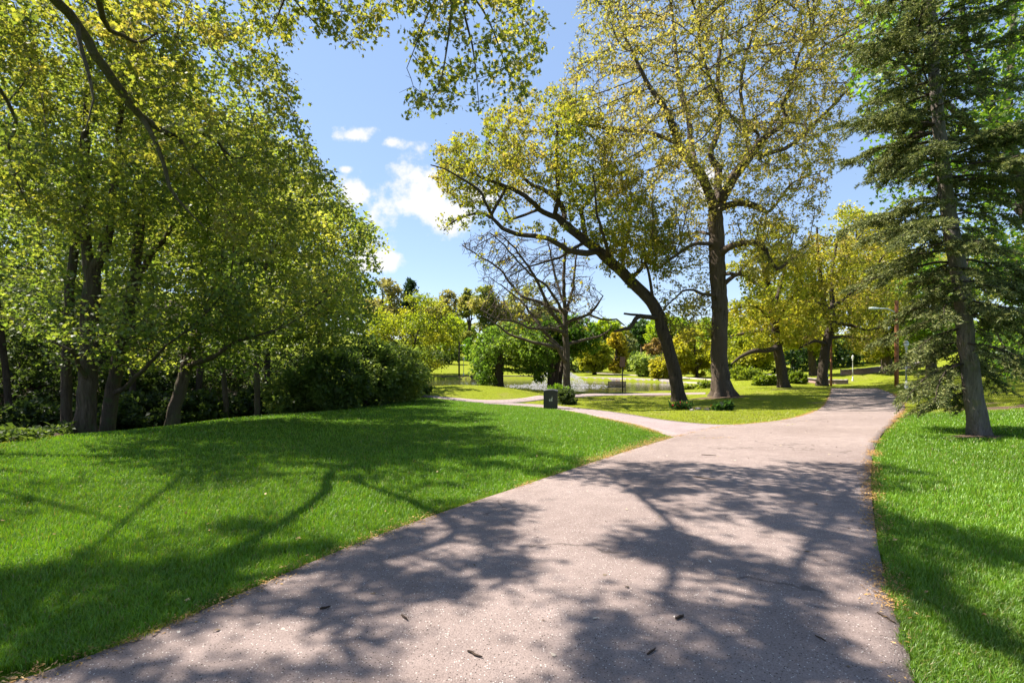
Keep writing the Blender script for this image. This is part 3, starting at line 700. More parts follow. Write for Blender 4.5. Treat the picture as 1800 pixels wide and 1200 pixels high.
# ---------------------------------------------------------------- the leaning tree
def leaning():
    d = 26.5; T = lambda *p: trace(p, d)
    L = [footed(T((1194,703,11.8),(1187,660,10.8),(1177,620,10.4),(1166,585,10.4),(1156,549,10.4),(1137,522,10),(1114,499,9.6),(1094,478,9.4),(1068,454,9),(1030,424,8),(990,392,6.8),(975,377,5))),
      T((978,380,5),(953,371,4.6),(932,353,4.2,-1),(900,332,3.6,-1),(860,318,3,-1.5),(820,300,2,-2),(780,285,1.2,-2)),
      T((988,390,5),(992,372,5,1),(985,360,4.6,1),(975,348,4.2,1),(953,332,3.6,1.5),(930,322,3,2),(890,280,2.2,2),(860,250,1.5,2)),
      T((990,367,4),(984,340,3.8,-1),(980,313,3.5,-1),(978,268,3,-2),(980,220,2,-2)),
      T((1052,441,6),(1033,444,5.5,-1.5),(1005,442,5,-2),(980,428,4.6,-2.5),(953,417,4.4,-3),(911,412,4,-3),(884,401,3.6,-3),(865,383,3,-3),(847,375,2.6,-3),(807,383,1.8,-3),(780,405,1,-3)),
      T((866,384,2.8),(857,364,2.5,-3.5),(839,332,2.2,-4),(793,303,1.6,-4),(757,290,1,-4)),
      T((1012,443,3),(969,457,2,-1),(924,471,1.3,-1),(890,490,.8,-1)),
      T((1030,424,5),(1025,393,4.2,2),(1023,367,3.6,3),(1039,348,3,3.5),(1060,310,2.4,4),(1065,260,1.6,4)),
      T((1094,478,4),(1097,445,3.2,1.5),(1105,400,2.4,3),(1110,340,1.6,3)), T((1110,496,4),(1130,468,3.2,1),(1140,450,2.4,1.5),(1150,400,1.6,2)), T((1068,455,4),(1065,430,3,-2),(1050,380,2.2,-3),(1045,320,1.4,-3)),
      T((1157,556,4.6),(1132,555,4.2,-.6),(1117,560,4,-1),(1106,576,3.6,-1.2),(1080,582,1.8,-1.6)), T((1120,557,2.6),(1097,551,1.8,-1)), T((1150,540,3),(1138,470,2,-1),(1128,462,3,-1.4)),
      T((905,412,2.5),(880,350,2,2),(850,310,1.4,2.5),(810,260,.9,3))]
    A = [(745,280),(765,330),(800,365),(880,372),(960,360),(1020,395),(1070,445),(1130,460),(1165,440),(1160,360),(1120,300),(1085,230),(1040,165),(985,150),(930,160),(870,190),(830,225),(780,250)]
    B = [(762,385),(790,412),(850,395),(900,410),(980,430),(1000,400),(930,380),(850,360),(790,365)]
    att = np.concatenate((poly_points(A, 2600, d, 4.4, rr, .5, 1.0), poly_points(B, 170, d-3, 1.5, rr, .2), poly_points([(1060,420),(1050,470),(1130,500),(1190,470),(1190,380),(1120,380)], 320, d, 3.5, rr, .35, .8)))
    b = L[0][0][0]
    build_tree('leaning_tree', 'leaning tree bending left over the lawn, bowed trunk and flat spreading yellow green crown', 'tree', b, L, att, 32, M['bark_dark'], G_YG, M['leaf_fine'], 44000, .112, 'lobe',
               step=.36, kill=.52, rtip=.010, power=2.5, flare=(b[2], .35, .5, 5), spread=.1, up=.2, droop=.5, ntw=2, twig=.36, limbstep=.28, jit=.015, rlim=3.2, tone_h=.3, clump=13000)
leaning()

# ---------------------------------------------------------------- bare tree
def bare():
    d = 31.0; T = lambda *p: trace(p, d)
    L = [footed(T((997,686,7),(996,660,6),(996,647,5.8),(995,607,5.6),(993,580,5.2),(993,540,3.6),(991,500,3),(993,447,2.4),(992,420,1.4))),
      T((992,576,4),(967,545,3.2,-.5),(951,508,2.6,-1),(929,468,2.1,-1),(905,437,1.6,-1.5),(880,412,1,-2)), T((992,555,3.5),(985,551,3.2,.5),(951,532,2.8,1),(919,521,2.4,1.5),(895,497,2,2),(879,473,1.8,2),(847,453,1.4,2),(812,430,.9,2)),
      T((992,545,3),(985,540,2.6,-1),(961,502,2.2,-2),(945,492,2,-2),(919,468,1.7,-3),(887,433,1.3,-3),(860,408,.9,-3)),
      T((993,586,4),(988,583,3.2,-.6),(972,577,2.8,-1),(935,577,2.4,-2),(900,564,2,-2.5),(873,560,1.4,-3),(845,545,.9,-3)),
      T((995,615,4),(984,611,3.4,.5),(964,607,3,1),(927,599,2.5,1),(892,585,2,1),(868,567,1.5,1),(850,555,.9,1)), T((966,606,3),(945,567,2.5,1),(929,545,2.1,1.5),(919,532,1.7,2),(880,500,1.1,2)),
      T((995,570,3.4),(1001,564,3.2),(1036,553,2.4,-.5),(1046,540,2,-.5),(1060,520,1.2,-.5)), T((1036,553,2),(1057,561,1.8,-.6),(1084,562,1.5,-.8),(1098,572,1,-1)),
      T((997,603,3.4),(1003,601,2.8),(1033,596,2.2,.6),(1055,590,1.8,.8),(1070,581,1.4,1),(1076,572,.8,1)), T((994,560,3),(1003,520,2.5,.5),(1008,498,2.2,.8),(1013,452,1.5,1),(1017,430,.9,1)), T((992,540,2.6),(978,492,2.1,1),(967,441,1.4,1),(962,420,.9,1)),
      T((996,640,3.6),(988,628,3.3,-.5),(980,611,2.8,-1),(968,600,2,-1.2),(955,590,1.4,-1.5))]
    A = [(812,425),(820,460),(850,500),(870,545),(900,575),(960,590),(1040,575),(1060,540),(1040,470),(1015,430),(975,425),(930,420),(880,395),(840,405)]
    att = poly_points(A, 1500, d, 4, rr, .2, .8); b = L[0][0][0]
    build_tree('bare_tree', 'leafless tree with fine bare twigs standing behind the litter bin', 'tree', b, L, att, 33, M['bark_grey'], G_YG, M['leaf_fine'], 500, .17, 'lobe', step=.3, kill=.4, rtip=.015, power=2.6,
               flare=(b[2], .3, .3, 5), twig=.5, ntw=2, limbstep=.3, jit=.02, clump=90, spread=.12, rlim=2.5)
bare()

# ---------------------------------------------------------------- canopy that throws the dappled shade
SVEC = np.array(sv); SVEC = SVEC/SVEC[2]
LEFT_OK = [(-900,-3000),(-900,700),(640,640),(690,500),(640,400),(600,330),(560,280),(545,240),(550,180),(480,-60),(480,-3000)]
def shade_points(polys, zlo, zhi, seed, gs, thr):
    """crown points lying up-sun of places that are in shade on the ground"""
    rng = np.random.default_rng(seed); out = []
    for poly, n in polys:
        G = lay(poly); k = 0; tot = 0
        while tot < n and k < 30:
            k += 1; x = rng.uniform(G[:, 0].min(), G[:, 0].max(), 3*n); y = rng.uniform(G[:, 1].min(), G[:, 1].max(), 3*n); m = in_poly(x, y, G); x, y = x[m], y[m]
            m = wob(x*.8+y*.25, y*1.15, gs, seed)+.5*wob(x, y, gs*2.6, seed+1) > thr; x, y = x[m], y[m]
            h = rng.uniform(zlo, zhi, len(x)); p = np.stack((x, y, ground(x, y)), -1)+SVEC[None]*h[:, None]
            d = np.maximum(p[:, 1], .3); px = 900+p[:, 0]/d*F; py = HZ-(p[:, 2]-CAM_Z)/d*F
            ok = (p[:, 1] < .4) | (px < -30) | (py < -25) | in_poly(px, py, LEFT_OK); p = p[ok]; out.append(p[:n]); tot += len(p)
            if tot >= n: break
    return np.concatenate(out)
# ---------------------------------------------------------------- tree whose trunk stands left of the camera and whose limbs hang into the picture
def overhang():
    base = np.array((-6.6, 1.3, g1(-6.6, 1.3)))
    w = lambda *p: (np.array(p[:3], float), p[3])
    t = lambda px, py, d, r: (W(px, py, d), r)
    L = [[w(-6.6,1.3,-.1,.34), w(-6.6,1.35,1,.27), w(-6.5,1.4,3,.25), w(-6.5,1.3,5.2,.23), w(-6.7,1.2,7.4,.15), w(-6.5,1.6,9,.08), w(-6.3,2,10,.04)],
      [w(-6.5,1.4,4.8,.1), w(-6.7,2.6,6.2,.08), w(-6.6,4.6,6.7,.07), w(-6.25,6.2,6.45,.065), t(135,40,7.2,0.0693), t(165,95,7.4,0.066), t(200,140,7.7,0.066), t(232,188,8.0,0.0594), t(265,217,8.3,0.0528), t(300,237,8.6,0.0462), t(325,238,8.9,0.0396), t(350,233,9.1,0.033), t(385,252,9.4,0.0264), t(410,278,9.7,0.0198), t(440,275,9.9,0.01188), t(460,258,10.1,0.0066)],
      [t(250,205,8.2,0.0396), t(268,235,8.2,0.0363), t(285,280,8.3,0.033), t(298,330,8.4,0.0297), t(325,365,8.6,0.0198), t(360,400,8.8,0.0099)],
      [t(312,238,8.7,0.0363), t(325,262,8.8,0.033), t(340,295,9,0.0231), t(375,330,9.3,0.01056)],
      [t(140,50,7.2,0.033), t(145,90,7.0,0.0297), t(160,150,6.9,0.0198), t(165,175,6.9,0.0132), t(150,230,6.8,0.0066)],
      [t(385,252,9.4,0.0198), t(400,280,9.6,0.01452), t(425,315,9.8,0.00924), t(450,350,10,0.0066)],
      [w(-6.4,4.8,6.9,.09), w(-5.2,6.0,7.2,.075), t(180,30,7.8,0.0396), t(215,60,8.3,0.0297), t(245,75,8.8,0.0231), t(290,55,9.2,0.0132), t(330,80,9.5,0.00792)],
      [w(-6.6,3.0,6.6,.045), w(-7.6,6,6.4,.03), t(15,180,8.2,0.0264), t(15,260,8.6,0.0231), t(30,320,9.0,0.0165), t(60,380,9.4,0.00792)],
      [w(-6.5,1.3,6.6,.09), w(-5.6,2.4,7.6,.06), w(-4.6,3.6,8.2,.05), w(-3.9,5.2,8.5,.045), w(-2.4,6.8,8.3,.04), t(800,-40,7.3,0.0252), t(815,20,7.4,0.0189), t(830,80,7.5,0.0147), t(838,140,7.6,0.0084), t(842,190,7.7,0.006)],
      [t(800,-40,7.3,0.021), t(792,30,7.0,0.0168), t(785,90,6.9,0.0126), t(772,150,6.8,0.00756), t(745,195,6.8,0.006)], [t(805,-30,7.3,0.021), t(850,20,7.6,0.0147), t(880,90,7.9,0.0105), t(905,160,8.2,0.006), t(925,200,8.3,0.006)],
      [w(-2.4,7.0,8.2,.05), t(850,-40,7.8,0.021), t(900,10,8.2,0.0126), t(940,60,8.5,0.0084), t(950,110,8.6,0.006)], [t(800,-40,7.3,0.0168), t(760,10,7.2,0.0126), t(735,70,7.2,0.0084), t(715,120,7.2,0.006)],
      [w(-4.6,4.4,8.0,.06), w(-3.9,6.2,8.0,.05), t(490,-40,7.9,0.0189), t(495,10,8.0,0.0168), t(480,45,8.0,0.0105), t(470,75,8.0,0.006)], [t(492,-30,7.9,0.0168), t(530,20,8.2,0.0126), t(570,55,8.4,0.00924), t(615,75,8.5,0.006)], [t(540,30,8.2,0.0105), t(600,20,8.6,0.00756), t(650,30,8.9,0.006)],
      [w(-6.6,1.3,8.2,.08), w(-7.8,3.5,8.6,.05), w(-8.6,5.4,8.6,.03)], [w(-6.5,1.3,7.4,.08), w(-5,.6,8.2,.05), w(-3.4,.4,8.6,.02)]]
    A = [(-60,-80),(480,-80),(530,150),(545,220),(555,270),(590,310),(600,420),(480,470),(380,430),(250,400),(120,420),(-60,330)]
    Bc = [(640,-70),(950,-70),(962,60),(935,120),(955,170),(905,200),(870,170),(835,195),(800,170),(775,205),(725,232),(705,185),(745,130),(712,80)]
    Cc = [(400,-70),(700,-70),(690,30),(655,95),(610,85),(595,118),(540,70),(490,80),(440,40)]
    vis = np.concatenate((poly_points(A, 1200, 9.4, 1.9, rr, .56, 1.1), poly_points(Bc, 480, 7.8, 1.0, rr, .36, 1.6, 60), poly_points(Cc, 260, 8.4, .9, rr, .36, 1.6, 50)))
    up_ = shade_points([([(1040,860),(1120,824),(1330,858),(1535,888),(1550,985),(1440,950),(1280,915),(1150,880)], 362), ([(960,945),(1010,905),(1130,925),(1300,975),(1555,1000),(1572,1090),(1420,1060),(1290,1020),(1100,980)], 288),
        ([(560,1040),(700,935),(880,880),(960,915),(930,1010),(1060,1080),(1180,1180),(1000,1250),(500,1280),(300,1200)], 518), ([(1180,1010),(1300,1060),(1580,1110),(1600,1210),(1300,1260),(1150,1150)], 156),
        ([(1545,890),(1700,920),(1800,960),(1900,1100),(1700,1200),(1600,1150),(1550,1000)], 429), ([(-60,1260),(-60,1010),(200,1000),(450,960),(620,950),(420,1060),(120,1200)], 507)], 6.4, 9.5, 5, 4.6, .03)
    att = np.concatenate((vis, up_))
    def keep(p):
        d = np.maximum(p[:, 1], .3); px = 900+p[:, 0]/d*F; py = HZ-(p[:, 2]-CAM_Z)/d*F
        infr = (p[:, 1] > .5) & (px > -20) & (px < 1820) & (py > -20)
        g = in_poly(px, py, A) | in_poly(px, py, Bc) | in_poly(px, py, Cc)
        return ~infr | g
    build_tree('maple_tree', 'overhanging foreground tree at top left, its dark limbs drooping from above', 'tree', base, L, att, 34, M['bark_grey'], G_OVER, M['leaf'], 60000, .062, 'maple',
               step=.17, kill=.28, rtip=.0042, power=2.4, spread=.08, up=.5, droop=.35, twig=.2, limbstep=.16, jit=.006, leaf_keep=keep, rlim=3.2, iters=200, infl=2.2)
overhang()

def second_overhang():  # added tree, its crown shaped to throw dappled shade on the left lawn
    base = np.array((-15.5, 9.5, g1(-15.5, 9.5)-.1)); w = lambda *p: (np.array(p[:3], float), p[3])
    L = [[w(*base, .3), w(-15.4,9.5,2,.25), w(-15.3,9.4,5,.18), w(-14.4,9.3,8,.12), w(-13.4,9.3,11,.04)], [w(-15.2,9.4,5.5,.08), w(-12,9.8,7.6,.055), w(-9,10.2,8.8,.025)], [w(-14.9,9.4,6.5,.07), w(-11.6,7.8,9,.045), w(-9.4,6.6,10,.02)], [w(-14.4,9.3,8,.06), w(-11.4,11,10,.04), w(-9,12.2,10.8,.015)]]
    att = shade_points([([(-60,1010),(-60,790),(250,765),(560,730),(800,712),(900,760),(860,830),(600,930),(300,990)], 330)], 6.5, 10.5, 15, 1.7, .12)
    build_tree('maple_tree', 'added maple outside the left margin, crown shaped to shade the lawn, only high leafy branches showing at top left', 'tree', base, L, att, 35, M['bark_wood'], G_OVER, M['leaf'], 7500, .08, 'maple', step=.24, kill=.36, rtip=.005, power=2.4, spread=.11, up=.8, droop=.35, twig=.24, limbstep=.2, jit=.01, rlim=3.2, infl=4)
second_overhang()

# ---------------------------------------------------------------- the wood on the left
def wood():
    spec = [
     ('first trunk from the left, slim and straight, close beside a thicker maple trunk', 12.6, [[(116,752,9),(117,700,8),(119,600,7.5),(124,500,7),(134,400,6),(142,300,5),(150,200,3.5),(155,100,2)]],
        [(-90,-60),(40,-180),(200,-180),(240,160),(190,420),(160,560),(60,600),(-60,560)], 1500, 12.9, 2.4, 12500),
     ('thickest maple trunk at the wood edge, dividing into two upright stems', 12.0, [[(148,757,19),(150,740,15.5),(153,690,14),(156,600,13),(160,520,13),(163,490,11),(152,440,8),(150,380,7.5),(150,300,6.5),(152,200,4.5),(160,60,2.5)], [(163,492,9),(175,455,9),(186,430,8.5),(196,370,7),(205,280,5.5),(215,180,4),(230,60,2)], [(150,668,4),(138,640,3.5,-.4),(125,615,2.5,-.8),(90,600,1.5,-1)]],
        [(20,-200),(330,-220),(370,160),(330,420),(290,600),(200,650),(70,620),(60,380)], 2400, 12.0, 2.2, 14500),
     ('curving maple stem with a low side branch rising right', 13.0, [[(188,750,12),(194,710,11),(203,660,10),(212,610,9.5),(224,560,9),(234,500,8.5),(242,440,8),(249,360,6.5),(262,260,5),(275,160,3),(290,60,2)], [(200,690,4.5),(220,680,4.2,-.3),(238,662,3.8,-.5),(262,640,3,-.8),(290,610,2,-1),(330,580,1.2,-1.2)], [(228,535,6),(246,490,5.5,.5),(262,450,5,.8),(285,425,4,1),(310,380,3,1.2),(330,300,2,1.4)]],
        [(180,-160),(380,-140),(450,60),(520,240),(470,420),(420,640),(300,660),(200,640),(200,350)], 2300, 12.6, 2.6, 15000),
     ('slanting maple trunk leaning right at the lawn edge with a forked branch', 13.8, [[(302,746,11),(308,715,10),(318,680,9.5),(328,645,9),(340,610,7),(350,580,5.5),(368,530,4),(385,470,3),(400,400,2)], [(328,645,5),(350,636,4.5,-.4),(375,628,4,-.8),(408,605,3,-1.2),(450,590,2,-1.5),(500,575,1.2,-1.8)], [(312,744,5),(322,690,4,.4),(320,640,3,.6),(330,560,2,.8)]],
        [(300,300),(460,260),(600,330),(660,420),(640,520),(600,650),(430,675),(300,640)], 2000, 13.6, 2.6, 15000),
     ('maple with hidden thin trunk and the crown tip farthest out over the lawn', 17.5, [[(452,703,5),(452,650,4.5),(450,600,4),(452,540,3.5),(470,460,3),(500,400,2.4),(540,330,1.6)], [(450,610,3),(500,560,2.4,-.6),(560,520,1.8,-1),(620,480,1,-1.2)]],
        [(430,340),(560,290),(640,380),(705,437),(680,470),(660,520),(660,590),(600,630),(480,640),(420,520)], 1700, 17.2, 2.6, 15000),
     ('slim young trunk rising between the slanting maple and the shrubs', 18.5, [[(398,722,5),(396,690,4.5),(392,640,4),(395,560,3.4),(410,460,2.5),(420,340,1.4)]],
        [(300,200),(480,180),(560,300),(540,460),(480,600),(360,620),(320,420)], 1100, 18.5, 2.6, 9000),
    ]
    for i, (lab, d, limbs, poly, na, dc, half, nl) in enumerate(spec):
        L = [trace(l, d) for l in limbs]; L[0] = footed(L[0]); b = L[0][0][0]
        att = poly_points(poly, na, dc, half, rr, .68 if i < 3 else .74, .9)
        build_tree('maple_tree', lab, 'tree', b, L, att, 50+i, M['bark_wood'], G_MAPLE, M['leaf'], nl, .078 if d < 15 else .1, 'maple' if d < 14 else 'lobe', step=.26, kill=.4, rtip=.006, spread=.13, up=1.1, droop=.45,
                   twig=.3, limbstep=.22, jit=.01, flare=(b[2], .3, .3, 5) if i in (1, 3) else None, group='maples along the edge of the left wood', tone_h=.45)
    # deeper trees, filling the wood
    deep = [(20,690,19,(-60,330,90,330),'stem half hidden in leaves at the far left of the wood'),(70,680,24,(70,330,120,300),'trunk in deep shade left of the slim straight trunk'),(232,700,20,(240,330,130,280),'thin pole of a tree just behind the curving maple stem'),
            (268,690,26,(270,360,140,260),'dim trunk deep in the wood right of the curving maple stem'),(345,690,24,(370,330,130,260),'trunk standing in the dark hollow behind the slanting maple'),(470,680,27,(480,440,110,200),'trunk deep in the wood behind the maple tip over the lawn'),
            (560,670,31,(560,480,100,170),'far trunk behind the shrubs at the right end of the wood'),(-120,700,17,(-130,330,150,320),'tree at the very left margin of the picture, crown only'),(420,680,36,(430,420,130,230),'distant wood tree rising behind the dark hollow'),(150,670,34,(150,360,180,260),'distant wood tree behind the thickest maple trunk')]
    for i, (px, py, d, (cx, cy_, rx, ry), lab) in enumerate(deep):
        b = at(px, d); b[2] -= .1; top = W(cx, cy_-ry*.6, d); mid = W((px+cx)/2, cy_+ry*.3, d); r0 = 4.5/F*d*1.2
        L = [[(b, r0), (b*.5+mid*.5+rr.normal(0, .1, 3), r0*.85), (mid, r0*.7), (W(cx, cy_, d), r0*.45), (top, r0*.15)]]
        c = W(cx, cy_, d); att = ell_points(c, (rx/F*d, 3.0, ry/F*d), 900, rr, .34, .6)
        build_tree('wood_tree', lab, 'tree', b, L, att, 80+i, M['bark_dark'], G_MAPLE[:4], M['leaf'], 5500, .0065*d+.045, 'lobe', step=.4, kill=.7, rtip=.009, spread=.25, up=.9, droop=.4, twig=.4, limbstep=.4, group='shaded trees inside the left wood', tone_h=.3)
wood()
# ---------------------------------------------------------------- spruce on the right
def spruce():
    d = 9.8; rng = np.random.default_rng(77)
    tr = [(1722,764,17),(1719,740,15.3),(1712,700,14),(1706,650,13),(1700,600,12.5),(1694,540,14),(1684,470,13),(1670,390,11.5),(1658,300,10),(1650,220,9),(1643,130,8),(1638,40,7),(1634,-60,5.5),(1630,-180,4),(1627,-300,2),(1626,-350,.8)]
    L0 = footed(trace(tr, d)); b = L0[0][0]; S = Skel(); S.limb([q[0] for q in L0], [q[1] for q in L0], .12, .006, rng)
    tz = np.array([p[2] for p in S.P]); TP = np.array(S.P); ntr = len(TP)
    NC, NO = [], []
    z = g1(*b[:2])+.75; ztop = tz.max()
    while z < ztop-.15:
        k = int(np.argmin(np.abs(tz-z))); p0 = TP[k]; h = z-b[2]; f = (z-b[2])/(ztop-b[2])
        Lmax = np.interp(h, [0.6, 1.6, 2.6, 4.5, 6.5, 8.5, 10.2, 11.4], [.8, 1.75, 1.75, 1.95, 1.85, 1.5, .9, .12])
        for _ in range(4):
            az = rng.uniform(0, 6.283)
            Lb = .9*Lmax*rng.uniform(.6, 1.12)*(rng.uniform(.3, .6) if _ >= 2 and rng.random() < .7 else 1)
            if h < 3.2: Lb = min(Lb, 1.45)
            if h < 2.4 and math.cos(az) > .1: Lb *= .8
            if h < 1.5 and math.sin(az) < -.3 and abs(math.cos(az)) < .7: continue
            dirh = np.array((math.cos(az), math.sin(az), 0)); side = np.array((-dirh[1], dirh[0], 0))
            up0 = np.interp(h, [1, 4, 8, 11], [-.1, .02, .22, .6]); n = max(4, int(Lb/.11)); pts = []
            sag = np.interp(h, [1, 3, 8], [.5, .3, .12])
            for i in range(n+1):
                s = i/n; pts.append(p0+dirh*Lb*s+np.array((0, 0, Lb*(up0*s-sag*s*s+.13*max(0, s-.6)))) + side*Lb*.1*math.sin(s*3+az))
            pts = np.array(pts)+rng.normal(0, .008, (n+1, 3)); r0 = .008+.011*Lb
            S.limb(pts, np.linspace(r0, .004, n+1), .11)
            # hanging side twigs with needles
            m = int(Lb/.055)
            for q in range(m):
                s = rng.uniform(.22, 1.0); i = min(n-1, int(s*n)); t = s*n-i; o = pts[i]*(1-t)+pts[i+1]*t
                sg = 1 if q % 2 else -1; fwd = unit(pts[i+1]-pts[i])
                lt = (.12+.36*(1-abs(s-.5)*1.3))*rng.uniform(.55, 1.1)*min(1, .45+Lb/2)
                dv = unit(fwd*.75+side*sg*rng.uniform(.35, 1.0)+np.array((0, 0, rng.uniform(-.55, .1))))
                e = o+dv*lt+np.array((0, 0, -.1*lt)); S.P.append(e); 
                # parent: nearest node of this branch
                S.par.append(len(S.P)-2 if False else _near(S, o)); S.R.append(.0032)
                nn = int(lt/.0062); u = rng.random(nn); c = o+(e-o)*u[:, None]; NC.append(c); NO.append(np.repeat(dv[None], nn, 0))
                if lt > .2:
                    for w in range(3):
                        uu = rng.uniform(.3, .9); o2 = o+(e-o)*uu; dv2 = unit(dv+np.cross(dv, (0, 0, 1))*rng.choice((-1, 1))*.8+np.array((0, 0, -.25))); l2 = lt*.4
                        n2 = int(l2/.0065); c2 = o2+dv2*(rng.random(n2)*l2)[:, None]; NC.append(c2); NO.append(np.repeat(dv2[None], n2, 0))
        z += rng.uniform(.13, .21)*(1.0 if h > 2.2 else 1.25)
    # dead twigs low on the trunk
    for _ in range(26):
        k = int(rng.uniform(.07, .5)*ntr); az = rng.uniform(0, 6.28); o = TP[k]; l = rng.uniform(.25, .8)
        S.limb([o, o+np.array((math.cos(az)*l*.5, math.sin(az)*l*.5, -.05*l)), o+np.array((math.cos(az)*l, math.sin(az)*l, -.3*l+rng.normal(0, .1)))], [.008, .006, .003], .12)
    S.finish(.0032, 2.3); root = thing('spruce_tree', b, 'dark spruce with drooping needle branches and a knobbly grey trunk on the right lawn', 'tree')
    isT = np.arange(len(S.Pn)) < ntr; pt = S.pn.copy(); pt[~isT] = -1; pb = S.pn.copy(); pb[isT] = -1
    V, Fq = tube_mesh(S.Pn, pt, S.rn, S.best, (b[2], .22, .5, 5), 3); mesh_obj('trunk', V-np.array(b), Fq, M['bark_spruce'], root, smooth=True)
    V, Fq = tube_mesh(S.Pn, pb, S.rn, S.best, None, 3); mesh_obj('branches', V-np.array(b), Fq, M['bark_dark'], root, smooth=True)
    C = np.concatenate(NC); O = np.concatenate(NO); n = len(C); print('needles', n)
    if n > 280000: k = rng.permutation(n)[:280000]; C, O = C[k], O[k]; n = len(C)
    ax = unit(O*.75+rng.normal(0, .55, (n, 3))); base, tri = SHAPES['needle']; nr = unit(np.cross(ax, rng.normal(0, 1, (n, 3)))); bb = np.cross(nr, ax)
    l = rng.uniform(.045, .08, n); w = .017
    Vn = C[:, None]+(l[:, None]*base[None, :, 0])[..., None]*ax[:, None]+w*base[None, :, 1:2]*bb[:, None]
    T = ((np.arange(n)*4)[:, None, None]+tri[None]).reshape(-1, 3)
    pal = np.array([(.06,.08,.03),(.105,.13,.042),(.165,.185,.06),(.25,.26,.09)]); q = pal[rng.integers(0, 4, n)]*(.8+.6*rng.random((n, 1)))
    mesh_obj('crown', (Vn-np.array(b)).reshape(-1, 3), T, M['needle'], root, col=np.repeat(q, 4, 0))
def _near(S, o, back=40):
    A = np.array(S.P[-back:]); return len(S.P)-len(A)+int(np.argmin(((A-o)**2).sum(1)))
spruce()

# ---------------------------------------------------------------- green maple behind the spruce (trunk outside the picture on the right)
def right_maple():
    d = 17.0; b = at(1850, d); T = lambda *p: trace(p, d)
    L = [footed(T((1850,690,17),(1846,600,15),(1835,480,14),(1815,380,12.5),(1790,300,11),(1760,230,9.5),(1735,180,8),(1700,90,6),(1690,0,4),(1680,-120,2.5))),
      T((1790,300,8),(1740,265,7,-1),(1700,215,6,-2),(1672,190,5,-2.5),(1620,150,3,-3),(1570,90,1.6,-3)), T((1820,400,7),(1770,350,6,1),(1720,320,5,2),(1660,280,3.5,2),(1590,250,2,2)), T((1840,560,7),(1800,520,6,-1),(1770,500,4,-2),(1730,480,2.5,-2),(1700,470,1.4,-2)),
      T((1765,240,7),(1775,150,6,1),(1780,60,5,2),(1790,-60,3,2)), T((1846,620,6),(1805,625,4,-1),(1785,640,3,-1.5),(1760,600,2,-2),(1740,560,1.2,-2)), T((1830,450,6),(1860,330,5,1),(1880,200,4,1),(1890,60,2.5,1))]
    A = [(1510,30),(1530,-120),(1700,-220),(1900,-200),(2000,100),(2000,500),(1900,640),(1790,680),(1730,655),(1700,600),(1720,480),(1620,380),(1545,330),(1530,290),(1500,180)]
    att = poly_points(A, 2400, d, 3.4, rr, .4, .8)
    build_tree('maple_tree', 'bright green broadleaf tree at the right edge, behind the spruce', 'tree', b, L, att, 41, M['bark_grey'], G_GREEN+[(.2,.26,.025)], M['leaf'], 30000, .13, 'lobe', step=.34, kill=.52, rtip=.008, spread=.2, up=.9, droop=.4, twig=.35, limbstep=.3, flare=(b[2], .4, .3, 5), tone_h=.3)
right_maple()

